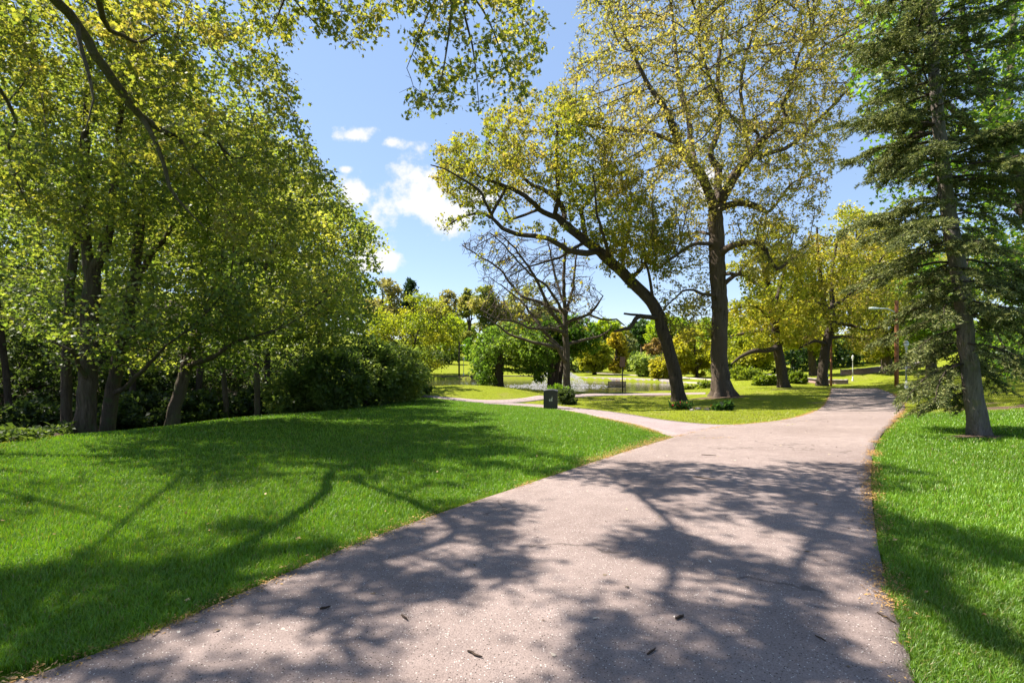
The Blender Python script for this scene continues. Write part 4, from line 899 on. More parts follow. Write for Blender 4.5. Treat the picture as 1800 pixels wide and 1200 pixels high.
# ---------------------------------------------------------------- two oaks right of the big one
def mid_oaks():
    d = 34.0; T = lambda *p: trace(p, d)
    L = [footed(T((1379,683,10.5),(1376,668,8.8),(1372,640,8),(1367,610,7.6),(1363,585,7.2),(1358,550,6),(1352,510,5),(1343,470,4),(1335,430,2.6),(1330,400,1.4))), T((1368,612,5),(1350,616,4.5,-1),(1325,617,4,-1.5),(1300,628,2.6,-2),(1285,640,1.4,-2)), T((1363,590,4.5),(1340,582,4,1),(1315,585,3,1.5),(1285,590,1.8,2)),
      T((1360,560,4),(1345,552,3.6,-1),(1335,540,3,-1.5),(1300,540,1.8,-2),(1280,545,1,-2)), T((1368,605,3.5),(1385,592,2.8,1),(1400,588,2,1.5),(1420,590,1,1.5)), T((1360,545,3.6),(1372,500,2.8,1),(1385,450,2,1.5),(1395,410,1,1.5)), T((1352,515,3),(1330,500,2.4,1),(1305,480,1.6,1.5)), T((1363,580,3),(1380,540,2.2,-1),(1410,500,1.4,-1.5))]
    A = [(1283,545),(1275,470),(1300,410),(1345,385),(1400,395),(1432,450),(1438,530),(1420,590),(1385,605),(1340,600),(1310,640),(1282,640)]
    b = L[0][0][0]
    build_tree('oak_tree', 'leaning middle oak with low horizontal limbs and golden leaves, right of the tallest oak', 'tree', b, L, poly_points(A, 1500, d, 5.5, rr, .46, .7), 42, M['bark_dark'], G_GOLD, M['leaf_fine'], 17000, .15, 'lobe', step=.42, kill=.62, rtip=.012, power=2.5, spread=.16, up=.5, droop=.4, twig=.4, limbstep=.35, flare=(b[2], .4, .3, 5), rlim=3.2, clump=4200)
    d = 37.0
    L = [footed(T((1446,680,10),(1445,665,8),(1448,635,7.5),(1453,605,7.2),(1460,575,6.8),(1464,565,6),(1452,545,5),(1446,520,4.4),(1442,490,3.8),(1438,450,2.8),(1436,400,1.6))), T((1463,566,4.5),(1463,530,4,1),(1462,500,3.4,1),(1465,460,2.4,1.5),(1475,410,1.4,1.5)), T((1464,572,4),(1478,568,3.4,-1),(1495,570,3,-1.5),(1520,580,2,-2),(1545,576,1.2,-2)), T((1450,540,3),(1435,530,2.5,1),(1428,510,2,1),(1425,470,1.2,1)),
      T((1455,600,3),(1430,600,2.4,-1),(1405,612,1.4,-1.5)), T((1460,590,3),(1490,592,2.4,1),(1525,597,1.6,1)), T((1463,540,3),(1490,520,2.4,1),(1530,480,1.8,2),(1560,440,1.1,2)), T((1462,505,2.6),(1490,450,2,-1),(1520,400,1.3,-1))]
    A = [(1400,600),(1390,520),(1400,440),(1440,395),(1500,370),(1560,390),(1600,450),(1600,540),(1570,600),(1510,620),(1460,612)]
    b = L[0][0][0]
    build_tree('oak_tree', 'dark forked oak beside the two wooden posts where the path ends', 'tree', b, L, poly_points(A, 1600, d, 6, rr, .46, .65), 43, M['bark_dark'], G_YG[1:], M['leaf_fine'], 18000, .155, 'lobe', step=.44, kill=.66, rtip=.012, power=2.5, spread=.17, up=.5, droop=.4, twig=.4, limbstep=.35, flare=(b[2], .4, .3, 5), rlim=3.2, clump=4600)
mid_oaks()

# ---------------------------------------------------------------- trees round the pond and on the far slopes
def far_tree(name, lab, px, d, ell, pal, nl, seed, trunk=3.5, bark='bark_dark', lpx=2.6, na=520, gap=.3, poly=None, half=None, cat='tree', up=.6, droop=.4, group=None, shape='lobe', fork=0):
    rng = np.random.default_rng(seed); b = at(px, d); b[2] -= .1; cx, cy_, rx, ry = ell; r0 = trunk/F*d
    c = W(cx, cy_, d); top = W(cx, cy_-ry*.75, d); low = W((px*2+cx)/3, cy_+ry*.55, d)
    pal = [tuple(v*1.2 for v in q) for q in pal]
    L = [[(b, r0*1.35), (b*.65+low*.35, r0), (low, r0*.9), (c+rng.normal(0, .02*rx/F*d, 3), r0*.55), (top, r0*.12)]]
    for k in range(fork+3):
        a = rng.uniform(0, 6.28); e = c+np.array((math.cos(a)*rx*.7/F*d, math.sin(a)*rx*.5/F*d, rng.uniform(-.3, .5)*ry/F*d)); m = (low*.45+c*.55 if k % 2 else low)
        L.append([(m, r0*.5), (m*.5+e*.5+np.array((0, 0, .06*ry/F*d)), r0*.35), (e, r0*.12)])
    if poly is not None: att = poly_points(poly, na, d, half or rx/F*d*.8, rng, gap, 30/d, 40)
    else: att = ell_points(c, (rx/F*d, rx/F*d*.85, ry/F*d), na, rng, gap+.22, 36/d)
    s = rx/F*d
    build_tree(name, lab, cat, b, L, att, seed, M[bark], pal, M['leaf_fine'], int(nl*1.25), lpx/F*d*1.45, shape, step=max(.22, s*.11), kill=max(.32, s*.16), rtip=.55/F*d, power=2.5, spread=max(.12, s*.055), up=up, droop=droop, twig=max(.2, s*.12), limbstep=max(.3, s*.12), rlim=3.5, group=group)
T_ = far_tree
T_('willow_tree', 'large yellow green tree with arching limbs on the far bank, behind the shrubs', 727, 63, (727,588,84,72), [(.1,.14,.01),(.14,.18,.012),(.19,.215,.016),(.24,.24,.02)], 15000, 101, 4, lpx=2.4, na=1100, gap=.24, fork=4, shape='oval')
T_('broadleaf_tree', 'round green spreading tree with a short dark trunk at the near pond bank', 876, 36.5, (885,610,52,50), [(.05,.1,.012),(.08,.14,.018),(.12,.19,.025),(.17,.23,.035)], 15000, 102, 8, lpx=2.5, na=1000, gap=.22,
   poly=[(833,655),(828,625),(840,595),(862,572),(905,566),(945,580),(972,606),(975,640),(958,676),(940,665),(925,640),(905,632),(885,640),(872,668),(845,678)], half=3.4, fork=3)
T_('thin_tree', 'thin dark upright tree showing against the sky left of the bare tree', 826, 88, (824,555,20,52), G_OLIVE, 2600, 103, 3, na=300, gap=.4)
T_('broadleaf_tree', 'olive tree with loose crown top left of the bare tree, beyond the pond', 868, 78, (868,545,45,50), G_OLIVE, 5500, 104, 3, na=560, gap=.42)
T_('broadleaf_tree', 'pale olive tree seen through the twigs of the bare tree', 935, 84, (935,560,58,62), G_OLIVE[:3]+[(.2,.2,.05)], 7000, 105, 3, na=700, gap=.4)
T_('broadleaf_tree', 'brownish budding tree behind the left of the yellow green willow', 672, 98, (672,528,42,38), [(.13,.13,.05),(.17,.16,.06),(.2,.19,.07)], 3500, 106, 3, na=380, gap=.4)
T_('broadleaf_tree', 'brownish budding tree behind the right shoulder of the yellow green willow', 772, 98, (772,545,38,38), [(.13,.13,.05),(.17,.16,.05),(.2,.19,.06)], 3200, 107, 3, na=360, gap=.4)
T_('broadleaf_tree', 'bushy mid green tree on the slope right of the lamp pole across the pond', 838, 74, (848,612,34,34), G_GREEN, 3600, 108, 3, na=350, gap=.25)
T_('broadleaf_tree', 'yellow green round tree with a clear dark trunk across the pond', 1045, 63, (1043,622,31,34), [(.14,.17,.014),(.19,.205,.016),(.235,.235,.02)], 4200, 109, 3.4, na=420, gap=.25)
T_('broadleaf_tree', 'small orange gold tree beside the yellow green one across the pond', 1083, 68, (1083,620,20,37), [(.2,.185,.016),(.25,.215,.018),(.28,.235,.022)], 3600, 110, 3, na=380, gap=.18)
T_('broadleaf_tree', 'dark green dense tree on the skyline left of the leaning trunk', 1128, 102, (1130,592,32,30), G_DARK+[(.05,.1,.02)], 3200, 111, 3, na=360, gap=.15)
T_('broadleaf_tree', 'grey green tree under the dark skyline tree', 1110, 90, (1110,622,18,28), [(.08,.1,.05),(.12,.14,.07),(.16,.18,.09)], 2000, 112, 2.6, na=240, gap=.2)
T_('broadleaf_tree', 'low rusty red tree left of the leaning trunk, far off', 1148, 93, (1148,612,20,18), [(.17,.11,.05),(.2,.14,.06),(.18,.15,.05)], 1400, 113, 2, na=180, gap=.2)
T_('willow_tree', 'pale green weeping bushy tree with a slanting stem on the far shore', 1132, 58, (1124,644,26,24), [(.15,.2,.05),(.19,.25,.06),(.24,.29,.08)], 3200, 114, 2.4, na=360, gap=.15, up=.2, droop=1.2, shape='oval')
T_('broadleaf_tree', 'bright yellow shrubby tree just left of the leaning trunk', 1168, 53, (1163,640,21,34), [(.2,.2,.015),(.25,.24,.02),(.28,.26,.025)], 3000, 115, 2, na=360, gap=.2)
T_('broadleaf_tree', 'yellow green tree between the leaning trunk and the tallest oak', 1226, 56, (1222,622,42,50), [(.17,.19,.012),(.23,.23,.015),(.29,.27,.02)], 7000, 116, 2.6, na=700, gap=.25)
T_('broadleaf_tree', 'small dark trunked tree seen between the tallest oak and the middle oak', 1333, 50, (1325,612,48,40), [(.12,.17,.012),(.18,.21,.015),(.25,.25,.02)], 6000, 117, 5, na=560, gap=.28)
T_('broadleaf_tree', 'pale leaning trunk on the rising lawn behind the forked oak', 1430, 49, (1415,580,52,56), G_GOLD[:3], 6500, 118, 6, 'bark_grey', na=600, gap=.32)
T_('broadleaf_tree', 'stout grey trunk on the hillside left of the orange utility pole', 1560, 45, (1548,560,60,78), G_YG[:4], 9000, 119, 8.5, 'bark_grey', na=800, gap=.34)
T_('broadleaf_tree', 'grey slanted trunk on the hillside between the two lamp posts and the spruce', 1637, 41, (1630,540,74,95), G_GREEN[1:]+[(.2,.24,.03)], 11000, 120, 7.5, 'bark_grey', na=900, gap=.36)
T_('broadleaf_tree', 'golden crown on the hilltop showing in the sky gap left of the spruce', 1500, 70, (1505,455,78,92), G_GOLD, 10000, 121, 5, na=900, gap=.3)
T_('broadleaf_tree', 'green tree at the lawn margin far right, behind the spruce trunk', 1775, 34, (1775,590,80,62), G_GREEN[1:]+[(.2,.26,.03)], 9000, 122, 6, na=800, gap=.3)
T_('broadleaf_tree', 'yellow green tree behind the tallest oak, filling the gap above the pond', 1268, 66, (1270,600,46,56), G_LIME, 6500, 123, 3, na=600, gap=.25)
T_('broadleaf_tree', 'light green tree high on the left of the middle oak, far off', 1390, 88, (1385,560,62,70), G_YG[:4], 7000, 124, 3, na=640, gap=.3)
T_('broadleaf_tree', 'fresh yellow green tree behind the trunk of the bare tree, across the pond', 1003, 76, (1003,600,40,38), G_LIME, 5200, 125, 3, na=520, gap=.2)
T_('broadleaf_tree', 'light green tree on the rise left of the small orange gold tree', 1062, 92, (1062,590,34,30), G_LIME[:3], 3600, 126, 3, na=380, gap=.2)
T_('broadleaf_tree', 'light green tree on the far rise above the pale green willow', 1180, 96, (1178,585,42,34), G_LIME[:3], 4200, 127, 3, na=420, gap=.2)
T_('broadleaf_tree', 'soft green tree behind the thin dark upright tree', 795, 92, (798,590,36,36), G_LIME[:3], 3600, 128, 3, na=380, gap=.2)
def stems():
    d = 37.5
    for k, (pts, lab) in enumerate((([(966,681,5),(968,650,4.6),(973,620,4),(978,590,3),(985,560,1.6)], 'left of three dark slanting stems by the fountain'), ([(974,682,5.5),(978,650,5),(985,618,4.4),(990,590,3.2),(994,560,1.8)], 'middle of three dark slanting stems by the fountain'), ([(981,682,4.6),(986,655,4.2),(992,628,3.8),(1000,600,2.6),(1010,570,1.4)], 'right of three dark slanting stems by the fountain'))):
        L = [footed(trace(pts, d+k*.5))]; b = L[0][0][0]; c = W(pts[-1][0]-12+k*8, 590, d)
        build_tree('pondside_tree', lab, 'tree', b, L, ell_points(c, (1.7, 1.7, 1.5), 260, rr, .3, .8), 140+k, M['bark_dark'], G_GREEN, M['leaf_fine'], 2600, .2, 'lobe', step=.3, kill=.45, rtip=.012, spread=.15, twig=.3, limbstep=.3, group='stems beside the fountain')
stems()
def far_pine():
    d = 104; b = at(722, d); rng = np.random.default_rng(9); top = W(723, 492, d); h = top[2]-b[2]
    root = thing('pine_tree', b, 'dark conifer tip poking above the yellow green willow on the skyline', 'tree')
    S = Skel(); S.limb([b, b*.5+top*.5, top], [.35, .2, .03], .5); C = []
    for k in range(150):
        z = rng.uniform(.35, .99); o = b*(1-z)+top*z; a = rng.uniform(0, 6.28); l = (1-z)*h*.3+.6; e = o+np.array((math.cos(a)*l, math.sin(a)*l, .25*l)); S.limb([o, o*.5+e*.5, e], [.06, .04, .02], .5)
        C.append(o+(e-o)*rng.uniform(.3, 1.1, (34, 1))+rng.normal(0, .16, (34, 3)))
    S.finish(.02); V, Fq = tube_mesh(S.Pn, S.pn, S.rn, S.best); mesh_obj('trunk', V-b, Fq, M['bark_dark'], root, smooth=True)
    leaf_cloud('crown', np.concatenate(C)-b, .42, 'needle', G_DARK, rng, M['needle'], root, .4, None, 0, width=.5)
far_pine()
def far_wood():
    """the wood that closes the view all round: one mass of stuff"""
    rng = np.random.default_rng(15); C = []; tone = []; sz = []; S = Skel(); first = True
    spots = []
    for px in range(-500, 2400, 38):
        for d, hh in ((112, 1.0), (140, 1.2)):
            spots.append((px+rng.uniform(-16, 16), d+rng.uniform(-8, 8), hh))
    for px, d, hh in spots:
        b = at(px, d); pytop = np.interp(px, [-500, 0, 500, 640, 700, 830, 960, 1100, 1200, 1300, 1400, 1500, 1650, 1900, 2400], [250, 300, 430, 515, 525, 572, 560, 578, 566, 550, 500, 470, 420, 380, 300])+rng.uniform(-6, 16)
        zt = W(px, pytop, d)[2]; h = max(4, zt-b[2]); r = h*rng.uniform(.24, .34); c = b+np.array((0, 0, h*.6))
        n = 520; q = rng.normal(0, 1, (n, 3)); q = unit(q)*rng.uniform(.55, 1.0, (n, 1))**.6; lump = 1+.16*np.sin(q[:, 0]*5+px)+.16*np.sin(q[:, 2]*6+d)+.12*np.sin(q[:, 1]*7+px)
        C.append(c+q*lump[:, None]*np.array((r, r, h*.42))); tone.append(np.full(n, rng.random()))
        S.P += [b, b+np.array((0, 0, h*.5))]; S.par += [-1, len(S.P)-2]; S.R += [.25, .2]
    C = np.concatenate(C); tone = np.concatenate(tone)
    o = leaf_cloud('distant_wood', C, .75, 'lobe', [(.09,.13,.02),(.14,.175,.025),(.19,.205,.03),(.22,.23,.035),(.18,.18,.06)], rng, M['leaf_fine'], None, .5, None, .2, tone=tone)
    tag(o, 'mass of distant spring woodland closing the view beyond the park', 'woodland', kind='stuff')
far_wood()
# ---------------------------------------------------------------- shrubs, undergrowth, litter
def shrub(name, lab, base, rad, pal, nl, seed, lsize, na=320, group=None, cat='shrub', shape='oval', stems=5, lift=0.0, step=None, up=.8, gap=.22, leaf='leaf_fine'):
    rng = np.random.default_rng(seed); base = np.array(base, float); c = base+np.array((0, 0, rad[2]*.8+lift)); L = []
    for k in range(stems):
        a = 6.28*k/stems+rng.uniform(0, 1); e = c+np.array((math.cos(a)*rad[0]*.5, math.sin(a)*rad[1]*.5, rng.uniform(-.2, .4)*rad[2])); s0 = base+np.array((math.cos(a)*.08*rad[0], math.sin(a)*.08*rad[1], -.05))
        if k: s0 = base+np.array((0, 0, -.04))
        L.append([(s0, .03*max(.5, rad[2])), (s0*.5+e*.5+np.array((0, 0, -.05)), .022*max(.5, rad[2])), (e, .009)])
    s = step or min(rad)*.16
    return build_tree(name, lab, cat, base, L, ell_points(c, rad, na, rng, gap, 1.4/max(.5, min(rad))), seed, M['bark_dark'], pal, M[leaf], nl, lsize, shape, step=s, kill=s*1.5, rtip=.004, spread=s*.55, up=up, droop=.25, twig=s*1.1, limbstep=s, group=group, rlim=4)
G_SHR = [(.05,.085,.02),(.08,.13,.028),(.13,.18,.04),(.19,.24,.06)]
for i, (px, d, rx, rz, lab) in enumerate(((585,19.5,1.35,1.25,'leftmost of the big dark shrubs at the end of the wood, in shade'),(640,21,1.5,1.45,'tallest shrub of the dark clump left of the pond path'),(690,22.5,1.45,1.35,'broad sunlit topped shrub above the start of the pond path'),(722,26,1.25,.85,'low rounded shrub at the right end of the dark clump'),
                                     (520,20,1.3,1.0,'dark low shrub under the maple tip at the lawn edge'),(610,26,1.9,1.6,'shrub standing behind the dark clump beside the pond'))):
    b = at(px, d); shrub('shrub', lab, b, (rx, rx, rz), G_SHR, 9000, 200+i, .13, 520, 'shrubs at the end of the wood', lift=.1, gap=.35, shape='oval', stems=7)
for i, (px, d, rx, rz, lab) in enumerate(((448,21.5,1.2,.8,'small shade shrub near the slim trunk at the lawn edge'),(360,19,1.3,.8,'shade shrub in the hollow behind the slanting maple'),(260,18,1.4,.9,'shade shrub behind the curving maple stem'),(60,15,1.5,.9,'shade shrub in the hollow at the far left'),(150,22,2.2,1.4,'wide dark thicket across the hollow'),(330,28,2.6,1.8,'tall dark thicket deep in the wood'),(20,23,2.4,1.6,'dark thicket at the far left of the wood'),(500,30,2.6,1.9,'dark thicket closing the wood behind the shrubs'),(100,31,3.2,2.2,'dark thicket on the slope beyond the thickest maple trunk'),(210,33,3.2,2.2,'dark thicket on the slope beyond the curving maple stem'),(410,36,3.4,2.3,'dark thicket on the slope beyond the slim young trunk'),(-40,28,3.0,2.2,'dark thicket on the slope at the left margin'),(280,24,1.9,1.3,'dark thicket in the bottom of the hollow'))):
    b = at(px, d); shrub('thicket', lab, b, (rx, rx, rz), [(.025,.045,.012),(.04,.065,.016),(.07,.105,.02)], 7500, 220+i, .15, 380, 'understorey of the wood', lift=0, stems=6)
b = at(996, 24.5); shrub('bush', 'dark green bush right behind the litter bin', b, (.62, .55, .42), [(.04,.065,.02),(.06,.09,.025),(.1,.13,.04)], 3000, 240, .09, 260)
b = at(984, 25.6); shrub('bush', 'fresh light green bush at the foot of the bare tree', b, (.6, .55, .5), [(.11,.2,.015),(.15,.25,.02),(.2,.29,.03)], 2600, 241, .1, 240)
for i, (px, d, rx, rz, lab) in enumerate(((1345,38,.9,.45,'yellow green bush between the tallest oak and the middle oak'),(1400,40,.8,.5,'feathery green bush right of the middle oak'),(1240,43,.9,.6,'yellow green bush on the shore behind the tallest oak'),(1215,40,.8,.6,'low bush on the shore beside the leaning trunk'),(1310,44,1.5,.6,'low green bush behind the tallest oak roots'))):
    b = at(px, d); shrub('bush', lab, b, (rx, rx*.8, rz), [(.09,.14,.012),(.13,.18,.016),(.18,.22,.02)], 2600, 250+i, .16, 240)
for i, (px, d, rx, rz) in enumerate(((1385,66,4.5,2.2),(1440,67,4.5,2.4),(1495,68,4.5,2.4),(1550,69,4.5,2.4),(1610,68,4,2.2),(1668,64,4,2.0))):
    b = at(px, d); shrub('hedge_bush', ('left end','second','third','fourth','fifth','right end')[i]+' of the dark evergreen bushes lining the hilltop on the right', b, (rx, 2, rz), G_DARK, 3600, 260+i, .3, 330, 'evergreen bushes on the hilltop')
for i, (px, d, rx, rz, lab) in enumerate(((1010,70,4,2.2,'dark green thicket on the slope behind the bare tree'),(950,72,4,2.0,'green thicket on the far slope behind the round tree'),(770,82,4,1.8,'dark bushes on the far slope by the lamp pole'),(890,86,5,2.2,'bushes at the top of the far slope'),(1105,74,3.6,1.5,'low dark bushes under the orange gold tree'),(1180,66,3.5,1.6,'green bushes behind the leaning trunk'),(1290,62,4,1.7,'bushes right of the tallest oak across the pond'))):
    b = at(px, d); shrub('thicket', lab, b, (rx, 2.2, rz), [(.04,.075,.014),(.07,.11,.02),(.11,.15,.03)], 2600, 280+i, .32, 260)

def undergrowth():
    rng = np.random.default_rng(61); E = resample(EDGE_L, 4000); n = 15000
    k = rng.integers(0, 4000, n); off = rng.gamma(1.5, .42, n); nx_ = np.gradient(E[:, 0]); ny_ = np.gradient(E[:, 1]); l = np.hypot(nx_, ny_)
    x = E[k, 0]-ny_[k]/l[k]*(off-.1); y = E[k, 1]+nx_[k]/l[k]*(off-.1); cl = wob(x, y, 2.2, 71); m = cl > -.22; x, y = x[m], y[m]; h = rng.random(len(x))**1.3*(.1+.24*np.clip(cl[m]+.35, 0, 1))
    C = np.stack((x, y, ground(x, y)+.02+h), -1)
    tag(leaf_cloud('undergrowth', C, .1, 'oval', [(.035,.06,.012),(.055,.09,.016),(.09,.13,.025)], rng, M['leaf_fine'], None, 1.3, None, .2), 'low leafy undergrowth along the border of the wood', 'undergrowth', kind='stuff')
    # fallen leaves on the floor of the wood
    n = 16000; x = rng.uniform(-26, -4, n); y = rng.uniform(6, 34, n); m = in_poly(x, y, WOOD_POLY); x, y = x[m], y[m]; C = np.stack((x, y, ground(x, y)+.025), -1)
    tag(leaf_cloud('fallen_leaves', C, .11, 'lobe', [(.03,.02,.013),(.06,.04,.025),(.1,.07,.05),(.18,.13,.1)], rng, M['litter'], None, 3.0, None, 0), 'brown fallen leaves carpeting the floor of the wood', 'leaf litter', kind='stuff')
undergrowth()
def edge_litter():
    rng = np.random.default_rng(62); Cs = []
    for Ed, n, side, wd in ((MR, 46000, 1, .10), (ML, 28000, -1, .085), (SD, 2500, -1, .08), (SU, 2500, 1, .08)):
        E = resample(Ed, 3000); k = (rng.random(n)**1.0*2999).astype(int); gx_ = np.gradient(E[:, 0]); gy_ = np.gradient(E[:, 1]); l = np.hypot(gx_, gy_)+1e-9
        o = rng.normal(.0, 1, n)*wd*.55; x = E[k, 0]+gy_[k]/l[k]*o; y = E[k, 1]-gx_[k]/l[k]*o; c = wob(x, y, 3.0, 81)+.6*wob(x, y, 9, 82); m = (c > rng.normal(.02, .22, n)); Cs.append(np.stack((x[m], y[m]), -1))
    E = resample(ML[(ML[:, 1] > 7.2) & (ML[:, 1] < 11.5) & (ML[:, 0] < on_ground(1186, 770)[0]+.02)], 600); E2 = resample(SD[(SD[:, 1] > 11) & (SD[:, 1] < 17)], 600)
    for Q, n, wd in ((E, 9000, .3), (E2, 9000, .32)):
        k = rng.integers(0, 600, n); xy = Q[k]+rng.normal(0, 1, (n, 2))*wd*.5; m = ~on_path(xy[:, 0], xy[:, 1]); Cs.append(xy[m])
    xy = np.concatenate(Cs); d = np.hypot(xy[:, 0], xy[:, 1]); n = len(xy)
    C = np.stack((xy[:, 0], xy[:, 1], ground(xy[:, 0], xy[:, 1])+.021+rng.random(n)*.012), -1)
    o = leaf_cloud('leaf_litter', C, .017, 'needle', [(.16,.09,.04),(.3,.17,.06),(.42,.24,.07),(.5,.33,.13)], rng, M['litter'], None, 3.5, None, 0, .5, width=.32)
    tag(o, 'orange brown leaf litter gathered along the path edges', 'leaf litter', kind='stuff')
    n = 900; q = rng.random(n)**.8; i = rng.integers(0, 170, n); t = rng.random((n, 1)); xy = ML[i]*(1-t)+MR[i]*t
    C = np.stack((xy[:, 0], xy[:, 1], ground(xy[:, 0], xy[:, 1])+.022), -1)
    tag(leaf_cloud('path_debris', C, .022, 'needle', [(.05,.035,.025),(.12,.08,.05),(.35,.28,.2),(.6,.55,.48)], rng, M['litter'], None, 3.5, None, 0, .6, width=.6), 'small bits of bark, seeds and petals scattered on the asphalt', 'debris', kind='stuff')
edge_litter()

def weeds():
    rng = np.random.default_rng(63); n = 90000; u = rng.uniform(-1.15, 1.15, n); d = 2.2*(11/2.2)**rng.random(n); x, y = u*d, d
    m = keep_grass(x, y) & (yellow_mask(x, y) < .5) & ((wob(x, y, 1.6, 91)+.6*wob(x, y, 6, 92)) > .22); x, y = x[m], y[m]
    C = np.stack((x, y, ground(x, y)+.012+.02*rng.random(len(x))), -1)
    o = leaf_cloud('clover', C, .013, 'oval', [(.05,.13,.01),(.08,.18,.012),(.12,.22,.02)], rng, M['leaf_fine'], None, 2.2, None, 0, .4, width=1.5)
    tag(o, 'patches of small clover and broad leaved weeds among the lawn grass', 'weeds', kind='stuff')
    n = 190; u = rng.uniform(-1.1, 1.1, n); d = 1.8*(9/1.8)**rng.random(n); x, y = u*d, d; m = keep_grass(x, y); x, y = x[m], y[m]; C = np.stack((x, y, ground(x, y)+.03), -1)
    tag(leaf_cloud('lawn_debris', C, .024, 'lobe', [(.14,.08,.04),(.28,.18,.08),(.4,.3,.14)], rng, M['litter'], None, 2.5, None, 0, .5), 'stray dry leaves and petals lying in the lawn', 'leaf litter', kind='stuff')
weeds()

# ---------------------------------------------------------------- objects
M['bin'] = paint('bin_brown', (.042, .033, .027), .55, .35, .12)
M['bin_top'] = paint('bin_top', (.09, .085, .082), .5, .4, .1)
M['emblem'] = paint('emblem_cream', (.62, .56, .45), .6, .3, .05)
M['black'] = paint('black_iron', (.018, .018, .018), .5, .4, .2)
M['bench'] = paint('bench_slats', (.028, .022, .018), .55, .35, .25)
M['lamp_white'] = paint('lamp_paint', (.55, .55, .53), .5, .4, .08)
M['globe'] = paint('globe', (.75, .76, .74), .25, .5, .03)
M['alu'] = paint('lamp_head', (.6, .68, .66), .4, .5, .06)
M['pole'] = paint('creosoted_pole', (.3, .125, .06), .8, .2, .35, scale=4)
M['darkpole'] = paint('dark_pole', (.06, .045, .035), .8, .2, .3)
M['sign'] = paint('sign_back', (.16, .1, .08), .6, .3, .1)
M['stone'] = paint('stone', (.3, .26, .235), .85, .2, .3, scale=5)
M['brick'] = paint('brick_wall', (.34, .2, .165), .9, .2, .3, scale=2.5)
M['red'] = paint('red', (.5, .02, .02), .5, .3, .1)
M['stick'] = paint('stick', (.05, .035, .026), .9, .1, .4, scale=20)
M['stem'] = paint('stem_green', (.05, .12, .02))
M['mulch'] = paint('mulch', (.17, .1, .07), .95, .1, .45, scale=12)

def litter_bin():
    c = on_ground(968, 717.5); d = c[1]; w = 24/F*d*.5; h = 33.5/F*d
    root = thing('litter_bin', c, 'dark brown litter bin with arched top and cream emblem at the lawn corner', 'litter bin')
    bm = bmesh.new(); wx, wy, n = w, w*.95, 12
    prof = [(-wx, 0), (-wx, h*.88)]+[(-wx*math.cos(math.pi*k/n), h*.88+h*.07*math.sin(math.pi*k/n)) for k in range(1, n)]+[(wx, h*.88), (wx, 0)]
    f = [bm.verts.new((x, -wy, z)) for x, z in prof]; b = [bm.verts.new((x, wy, z)) for x, z in prof]
    bm.faces.new(f); bm.faces.new(b[::-1]); m = len(f)
    for k in range(m): bm.faces.new((f[(k+1) % m], f[k], b[k], b[(k+1) % m]))
    bmesh.ops.bevel(bm, geom=list(bm.edges), offset=.008, segments=2, affect='EDGES'); bmesh.ops.recalc_face_normals(bm, faces=list(bm.faces))
    bm_obj('body', bm, M['bin'], root)
    bm = bmesh.new(); e = .02
    pr = [(-wx-e, h*.875)]+[(-(wx+e)*math.cos(math.pi*k/n), h*.88+h*.07*math.sin(math.pi*k/n)+.006) for k in range(0, n+1)]+[(wx+e, h*.875)]
    po = [(x*1.0, z+.028) for x, z in pr[1:-1]]
    ring = pr[1:-1]+po[::-1]
    f = [bm.verts.new((x, -wy-e, z)) for x, z in ring]; b = [bm.verts.new((x, wy+e, z)) for x, z in ring]; m = len(f)
    for k in range(m): bm.faces.new((f[(k+1) % m], f[k], b[k], b[(k+1) % m]))
    q = len(pr[1:-1])
    for k in range(q-1):
        bm.faces.new((f[k], f[k+1], f[m-2-k], f[m-1-k])); bm.faces.new((b[k+1], b[k], b[m-1-k], b[m-2-k]))
    bmesh.ops.recalc_face_normals(bm, faces=list(bm.faces)); bm_obj('lid', bm, M['bin_top'], root)
    # emblem: a small figure dropping litter into a basket
    bm = bmesh.new(); s = h*.19; y = -wy-.006
    def plate(pts, ox=.012, oz=h*.5):
        f = [bm.verts.new((ox+x*s, y, oz+z*s)) for x, z in pts]; b = [bm.verts.new((ox+x*s, y+.008, oz+z*s)) for x, z in pts]; m = len(f); bm.faces.new(f); bm.faces.new(b[::-1])
        for k in range(m): bm.faces.new((f[(k+1) % m], f[k], b[k], b[(k+1) % m]))
    plate([(.30,-.5),(.42,-.5),(.42,.1),(.50,.45),(.42,.62),(.30,.45),(.2,.1),(.02,.2),(-.02,.1),(.2,-.06)]); plate([(.36+.09*math.cos(a), .78+.1*math.sin(a)) for a in np.linspace(0, 6.28, 9)[:-1]])
    plate([(.16,-.5),(.26,-.5),(.26,-.1),(.16,-.14)]); plate([(-.42,-.5),(-.08,-.5),(-.02,-.04),(-.48,-.04)]); plate([(-.3,.06),(-.18,.02),(-.14,.16),(-.26,.2)])
    bmesh.ops.recalc_face_normals(bm, faces=list(bm.faces)); bm_obj('emblem', bm, M['emblem'], root); root.rotation_euler.z = -.12
litter_bin()

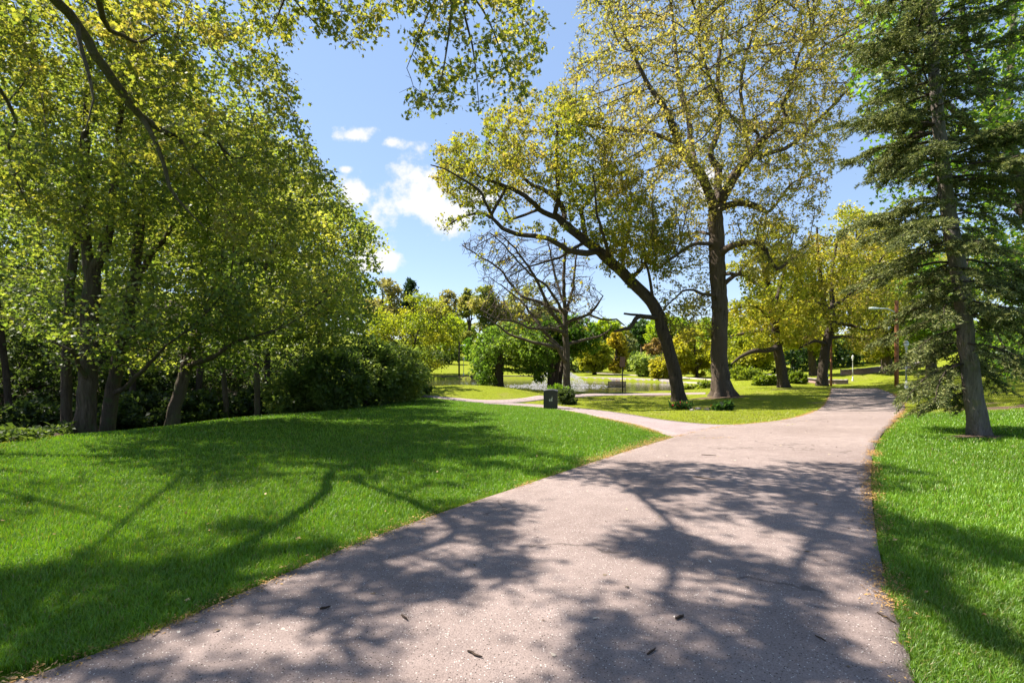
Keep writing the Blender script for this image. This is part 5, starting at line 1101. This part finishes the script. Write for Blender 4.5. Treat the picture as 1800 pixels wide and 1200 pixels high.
def bench():
    c = on_ground(1084, 689.5); d = c[1]; w = 32/F*d; root = thing('park_bench', c, 'black slatted park bench seen from behind, facing the pond', 'bench')
    k = w/1.5; bm = bmesh.new()
    for i in range(5): add_box(bm, (0, .06+.1*i*k, .43*k), (w*.94, .075*k, .03*k), .006)
    bm_obj('seat', bm, M['bench'], root); bm = bmesh.new()
    for i in range(5): add_box(bm, (0, -.02-.03*i*k, (.5+.095*i)*k), (w*.94, .028*k, .072*k), .006, Matrix.Rotation(.2, 3, 'X'))
    bm_obj('backrest', bm, M['bench'], root)
    for x in (-w*.48, w*.48):
        bm = bmesh.new(); add_tube(bm, [(x, -.1*k, -.03), (x, -.02, .3*k), (x, -.02*k, .45*k), (x, -.17*k, .95*k)], .024*k); add_tube(bm, [(x, .5*k, -.03), (x, .48*k, .42*k), (x, .47*k, .62*k), (x, .3*k, .66*k), (x, -.06*k, .64*k)], .022*k); add_tube(bm, [(x, -.02, .4*k), (x, .48*k, .4*k)], .02*k)
        bm_obj('arm_frame', bm, M['black'], root, True)
bench()
def signpost():
    p = on_ground(1094, 690); h = 66/F*p[1]; s = F/p[1]
    root = thing('sign_post', p, 'tall thin sign post with a brown tilted panel beside the bench', 'sign')
    bm = bmesh.new(); add_tube(bm, [(0, 0, -.2), (0, 0, h*.62)], .045); bm_obj('post', bm, M['black'], root, True)
    bm = bmesh.new(); add_box(bm, (0, -.05, h*.82), (.38, .03, .72), .01, Matrix.Rotation(R(4), 3, 'Y')); bm_obj('panel', bm, M['sign'], root)
    bm = bmesh.new(); add_box(bm, (0, -.015, h*.7), (.06, .03, .5), .006); bm_obj('bracket', bm, M['black'], root)
signpost()
def lamp_post(px, py, toppy, lab, mat='lamp_white', group='white lamp posts with a globe lantern'):
    p = on_ground(px, py); h = (py-toppy)/F*p[1]; root = thing('lamp_post', p, lab, 'lamp post', group); k = h/3.0; w_ = min(1, .62+.0*k)
    bm = bmesh.new(); add_lathe(bm, [(.12*k, -.1), (.12*k, .06*k), (.1*k, .1*k), (.09*k, .22*k), (.062*k, .3*k), (.052*k, .5*k)], 16); bm_obj('base', bm, M[mat], root, True)
    bm = bmesh.new(); add_lathe(bm, [(.05*k, .5*k), (.042*k, 1.5*k), (.036*k, 2.38*k), (.075*k, 2.42*k), (.075*k, 2.46*k), (.04*k, 2.5*k)], 16, lobes=8, amp=.05); bm_obj('pole', bm, M[mat], root, True)
    bm = bmesh.new(); add_lathe(bm, [(.05*k, 2.5*k), (.1*k, 2.58*k), (.13*k, 2.7*k), (.12*k, 2.8*k)], 16); bm_obj('globe', bm, M['globe'], root, True)
    bm = bmesh.new(); add_lathe(bm, [(.15*k, 2.8*k), (.11*k, 2.88*k), (.05*k, 2.95*k), (.03*k, 3.0*k)], 16); bm_obj('cap', bm, M[mat], root, True)
lamp_post(1499, 669, 624, 'white lamp post with lantern in front of the low brick wall')
lamp_post(1593, 684, 597, 'slim white lamp post right of the orange utility pole, half hidden by spruce twigs')
lamp_post(815, 659.5, 627, 'white lamp post on the far bank beside the dark pole')
def pole(px, py, toppy, half, lab, mat, arm=None, name='utility_pole', cat='pole'):
    p = on_ground(px, py); h = (py-toppy)/F*p[1]; r = half/F*p[1]; root = thing(name, p, lab, cat); bm = bmesh.new()
    add_lathe(bm, [(r, -.2), (r*.97, h*.3), (r*.9, h*.7), (r*.82, h-.02), (r*.7, h)], 14); bm_obj('shaft', bm, M[mat], root, True)
    if arm:
        ax, ay = arm; e = W(ax, ay, p[1])-p; L = e[0]; bm = bmesh.new(); add_tube(bm, [(0, -.0, e[2]-.25), (L*.35, 0, e[2]+.02), (L*.7, 0, e[2]+.03)], .035); bm_obj('arm', bm, M['alu'], root, True)
        bm = bmesh.new(); q = abs(L)*.42
        prof = [(0, .03), (.12, .07), (.35, .1), (.7, .13), (.95, .1), (1, .04)]; rings = []
        for t, w_ in prof: rings.append([bm.verts.new((L*.64+math.copysign(q*t, L), math.cos(a)*w_*1.2, e[2]+.03+math.sin(a)*w_*.7)) for a in np.linspace(0, 6.283, 13)[:-1]])
        for a, b in zip(rings, rings[1:]):
            for k in range(12): bm.faces.new((a[k], a[(k+1) % 12], b[(k+1) % 12], b[k]))
        bm.faces.new(rings[0][::-1]); bm.faces.new(rings[-1]); bmesh.ops.recalc_face_normals(bm, faces=list(bm.faces)); bm_obj('lamp_head', bm, M['alu'], root, True)
pole(1576, 679.5, 528, 3.4, 'orange brown wooden utility pole with a street lamp arm reaching left', 'pole', (1530, 543))
pole(1461, 678, 590, 1.9, 'thin rusty brown post at the left corner where the path ends', 'pole', name='wooden_post', cat='post')
pole(807, 660, 600, 1.5, 'dark slim pole on the far bank, left of the small white lamp post', 'darkpole', (818, 607))
def bollard():
    p = on_ground(1453.5, 678); h = 22/F*p[1]; r = 2.1/F*p[1]; root = thing('bollard_light', p, 'short black post with a pale window, beside the forked oak', 'bollard')
    bm = bmesh.new(); add_lathe(bm, [(r, -.1), (r, h*.94), (r*.9, h)], 14); bm_obj('shaft', bm, M['black'], root, True)
    bm = bmesh.new(); add_box(bm, (0, -r*.98, h*.83), (r*1.0, r*.22, h*.16), .004); bm_obj('window', bm, M['globe'], root)
bollard()

def wall_along(name, lab, pts, hgt, thick, mat, cat, cap=None):
    P = resample(smooth_line(np.array(pts, float)), 60); g = np.stack((np.gradient(P[:, 0]), np.gradient(P[:, 1])), -1); g = unit(g); nrm = np.stack((-g[:, 1], g[:, 0]), -1)
    root = thing(name, (*P[30], g1(*P[30])), lab, cat); b0 = np.array(root.location)
    def strip(nm, z0, z1, th, m):
        z = ground(P[:, 0], P[:, 1]); A = P+nrm*th/2; B = P-nrm*th/2; jag = np.random.default_rng(3).normal(0, .012, 60)
        V = np.concatenate([np.c_[Q, z+zz] for Q, zz in ((A, z0), (A, z1+jag), (B, z1+jag), (B, z0))]); i = np.arange(59)
        Fq = np.concatenate([np.stack((i+a*60, i+1+a*60, i+1+b*60, i+b*60), -1) for a, b in ((0, 1), (1, 2), (2, 3))]+[np.array([[0, 60, 120, 180], [59, 239, 179, 119]])])
        mesh_obj(nm, V-b0, Fq, m, root)
    strip('body', -.3, hgt, thick, mat)
    if cap is not None: strip('cap', hgt+.003, hgt+.08, thick*1.25, cap)
def brick_mat():
    t = NT('brick_courses'); p = t.geo(); b = t.n('ShaderNodeTexBrick'); b.inputs['Scale'].default_value = 1.0; b.inputs['Brick Width'].default_value = .3; b.inputs['Row Height'].default_value = .1; b.inputs['Mortar Size'].default_value = .012
    b.inputs['Color1'].default_value = (.33, .19, .15, 1); b.inputs['Color2'].default_value = (.24, .13, .105, 1); b.inputs['Mortar'].default_value = (.4, .33, .29, 1)
    m = t.n('ShaderNodeMapping'); m.inputs['Rotation'].default_value = (R(90), 0, 0); t.l(p, m.inputs[0]); t.l(m.outputs[0], b.inputs['Vector'])
    t.principled(t.mix(.3, b.outputs[0], t.ramp(t.noise(6, 5, .6, p), ((.3, (.12, .08, .07)), (.7, (.42, .3, .25))))), .9, .2, t.bump(b.outputs['Fac'], -.5, .02)); return t.mat
M['bricks'] = brick_mat()
wall_along('brick_wall', 'low brick retaining wall at the foot of the hillside behind the white lamp post', [at(1478, 47)[:2], at(1515, 46.5)[:2], at(1560, 47)[:2], at(1620, 49)[:2]], .42, .35, M['bricks'], 'wall', M['stone'])
wall_along('brick_wall', 'low brick kerb wall between the forked oak and the end of the path', [at(1320, 45)[:2], at(1400, 43)[:2], at(1450, 41.5)[:2], at(1490, 41)[:2]], .3, .35, M['bricks'], 'wall', M['stone'])
wall_along('stone_edging', 'dark stone edging along the far left shore of the pond', [(-19, 50.5), (-16.5, 55.0), (-12, 58), (-4, 59), (4, 58.6)], .1, .4, M['darkpole'], 'edging')
wall_along('stone_edging', 'pale stone edging along the right shore of the pond', [(5, 58.2), (11, 55.4), (16.2, 51.2), (18.2, 47)], .05, .25, M['stone'], 'edging')
wall_along('pale_wall', 'pale stone kerb seen between the leaning trunk and the tallest oak', [at(1195, 55)[:2], at(1230, 52)[:2], at(1262, 50)[:2]], .1, .4, M['stone'], 'wall')

# fountain in the pond
def spray_mat():
    t = NT('spray'); d = t.n('ShaderNodeBsdfDiffuse'); d.inputs[0].default_value = (.66, .65, .68, 1); tr = t.n('ShaderNodeBsdfTranslucent'); tr.inputs[0].default_value = (.66, .65, .68, 1); tp = t.n('ShaderNodeBsdfTransparent')
    m = t.n('ShaderNodeMixShader'); m.inputs[0].default_value = .5; t.l(d.outputs[0], m.inputs[1]); t.l(tr.outputs[0], m.inputs[2]); m2 = t.n('ShaderNodeMixShader'); m2.inputs[0].default_value = .45; t.l(m.outputs[0], m2.inputs[1]); t.l(tp.outputs[0], m2.inputs[2]); t.l(m2.outputs[0], t.out.inputs[0]); return t.mat
M['spray'] = spray_mat()
def fountain():
    d = 46.0; c = np.array(((982-900)/F*d, d, WATER_Z)); root = thing('fountain', c, 'low dome shaped spray fountain with a dark centrepiece in the pond', 'fountain'); rng = np.random.default_rng(4)
    n = 4200; a = rng.uniform(0, 6.283, n); t = rng.random(n)**.8; Rm = 2.65*rng.uniform(.82, 1.03, n); x = Rm*t; z = 4*1.42*rng.uniform(.86, 1.03, n)*(t*.5+.12)*(1-(t*.5+.12))*1.0
    z = 1.45*(1-(t**2.2))*rng.uniform(.86, 1.03, n)+.02; s = rng.uniform(.014, .036, n)
    C = np.stack((x*np.cos(a), x*np.sin(a), z), -1)+rng.normal(0, .03, (n, 3)); dv = np.stack((np.cos(a), np.sin(a), -2.4*t), -1); dv = unit(dv)
    o = np.array([(1, 0, 0), (-1, 0, 0), (0, 1, 0), (0, -1, 0), (0, 0, 1), (0, 0, -1)], float); tri = np.array([(0, 2, 4), (2, 1, 4), (1, 3, 4), (3, 0, 4), (2, 0, 5), (1, 2, 5), (3, 1, 5), (0, 3, 5)])
    V = C[:, None]+o[None]*s[:, None, None]+dv[:, None]*(o[None, :, 2:3]*s[:, None, None]*2.5); T = ((np.arange(n)*6)[:, None, None]+tri[None]).reshape(-1, 3)
    sp = mesh_obj('spray', V.reshape(-1, 3), T, M['spray'], root)
    bm = bmesh.new(); add_lathe(bm, [(.5, -.4), (.45, .05), (.3, .18), (.22, .5), (.3, .62), (.24, .85), (.12, 1.0), (.1, 1.12), (.13, 1.22), (.06, 1.34)], 14, lobes=3, amp=.1); bm_obj('centrepiece', bm, M['black'], root, True)
    # broken white water where the drops land
    n = 600; a = rng.uniform(0, 6.283, n); q = 2.6+rng.normal(0, .75, n); C = np.stack((q*np.cos(a)*1.35, q*np.sin(a), np.full(n, .012)), -1); l = rng.uniform(.03, .14, n)
    V = C[:, None]+np.stack((o[:, 0][None]*l[:, None], o[:, 1][None]*l[:, None]*.6, o[:, 2][None]*np.full((n, 1), .014)), -1); T = ((np.arange(n)*6)[:, None, None]+tri[None]).reshape(-1, 3)
    mesh_obj('foam', V.reshape(-1, 3), T, M['spray'], root)['kind'] = 'stuff'; sp['kind'] = 'stuff'
fountain()

# tulip bed by the side path
def flowers(px, py, lab, nf, seed, w):
    c = on_ground(px, py); rng = np.random.default_rng(seed); root = thing('tulip_clump', c, lab, 'flowers', 'red tulips in the small bed'); C = []; Fw = []
    for k in range(nf):
        o = np.array((rng.normal(0, w), rng.normal(0, w*.6), 0)); h = rng.uniform(.09, .17); e = o+np.array((rng.normal(0, .04), rng.normal(0, .04), h)); Fw.append(e)
        bm = bmesh.new(); add_lathe(bm, [(.012, -.03), (.028, -.008), (.03, .018), (.018, .04)], 7, tuple(e)); nb = len(bm.faces); add_tube(bm, [o+np.array((0, 0, -.05)), e+np.array((0, 0, -.028))], .006, 5)
        bm.faces.ensure_lookup_table()
        for f in bm.faces[nb:]: f.material_index = 1
        bo = bm_obj('bloom', bm, M['red'], root, True); bo.data.materials.append(M['stem'])
    n = nf*9; b = np.array([Fw[i] for i in rng.integers(0, nf, n)]); C = b*np.array((1, 1, 0))+rng.normal(0, .05, (n, 3))*np.array((1, 1, .2)); C[:, 2] = .02
    leaf_cloud('leaves', C, .2, 'oval', [(.03,.075,.02),(.05,.11,.025),(.08,.15,.04)], rng, M['leaf_fine'], root, .0, np.repeat(np.array([[0, 0, 2.0]]), n, 0), -1, width=.55)
flowers(1194, 719.5, 'red tulips at the left end of the small flower bed', 20, 401, .16); flowers(1205, 714, 'red and orange tulips behind the left end of the flower bed', 12, 402, .14); flowers(1260, 721, 'red tulips before the dark leafy clump at the right end of the bed', 16, 403, .12)
b = on_ground(1270, 721); shrub('perennial_clump', 'dark leafy perennial clump at the right end of the flower bed', b, (.28, .24, .18), [(.025,.06,.015),(.04,.085,.02),(.06,.12,.03)], 900, 404, .16, 90, cat='plant', shape='oval', up=.1)
def stone(px, py, w, h, lab, seed):
    c = on_ground(px, py); s = c[1]/F; bm = bmesh.new(); bmesh.ops.create_icosphere(bm, subdivisions=3, radius=1.0); rng = np.random.default_rng(seed); ph = rng.uniform(0, 6, 6)
    for v in bm.verts:
        f = 1+.14*math.sin(v.co.x*3+ph[0])+.12*math.sin(v.co.y*4+ph[1])+.1*math.sin(v.co.z*5+ph[2]); v.co = Vector((v.co.x*w*s*f, v.co.y*w*s*.8*f, v.co.z*h*s*f))
    o = bm_obj('rock', bm, M['stone'], None, True); o.location = c+np.array((0, 0, h*s*.35)); tag(o, lab, 'rock')
stone(1228, 720, 5, 3.4, 'rounded grey rock in the middle of the tulip bed', 1); stone(1216, 721.5, 4, 2, 'flat pinkish rock left of the rounded rock in the tulip bed', 2); stone(1243, 720.5, 6, 1.8, 'long low rock right of the rounded rock in the tulip bed', 3)

# sticks lying on the asphalt
def stick(p0, p1, r, lab):
    a = on_ground(*p0); b = on_ground(*p1); c = (a+b)/2; rng = np.random.default_rng(int(p0[0])); bm = bmesh.new(); n = 5
    pts = [a*(1-t)+b*t-c+np.array((*rng.normal(0, .06*np.linalg.norm(b-a), 2)*math.sin(3.14*t), .02+r)) for t in np.linspace(0, 1, n)]
    add_tube(bm, pts, [r*.8, r, r*.95, r*.8, r*.45], 6); o = bm_obj('stick', bm, M['stick'], None, True); o.location = c; tag(o, lab, 'stick', 'sticks lying on the asphalt')
for s in (((1233,801.5),(1259,803),.006,'thin dark stick on the sunlit asphalt nearest the path fork'),((1219,841),(1258,846),.007,'longest stick, lying at the far edge of the branch shadow'),((1188,1095),(1201,1088),.008,'short thick stick in the middle foreground of the path'),((1138,1158),(1152,1147),.006,'bent stick near the bottom of the path'),
          ((1542,1083),(1575,1102),.005,'pale thin twig by the right path edge'),((1433,1124),(1452,1134),.004,'thin twig on the lower right of the path'),((563,1077),(581,1072),.006,'small stick on the left side of the path in dappled light'),((822,1152),(848,1163),.006,'stick in shade at the bottom centre of the path'),((706,1088),(716,1097),.006,'crooked stick left of centre on the path')): stick(*s)
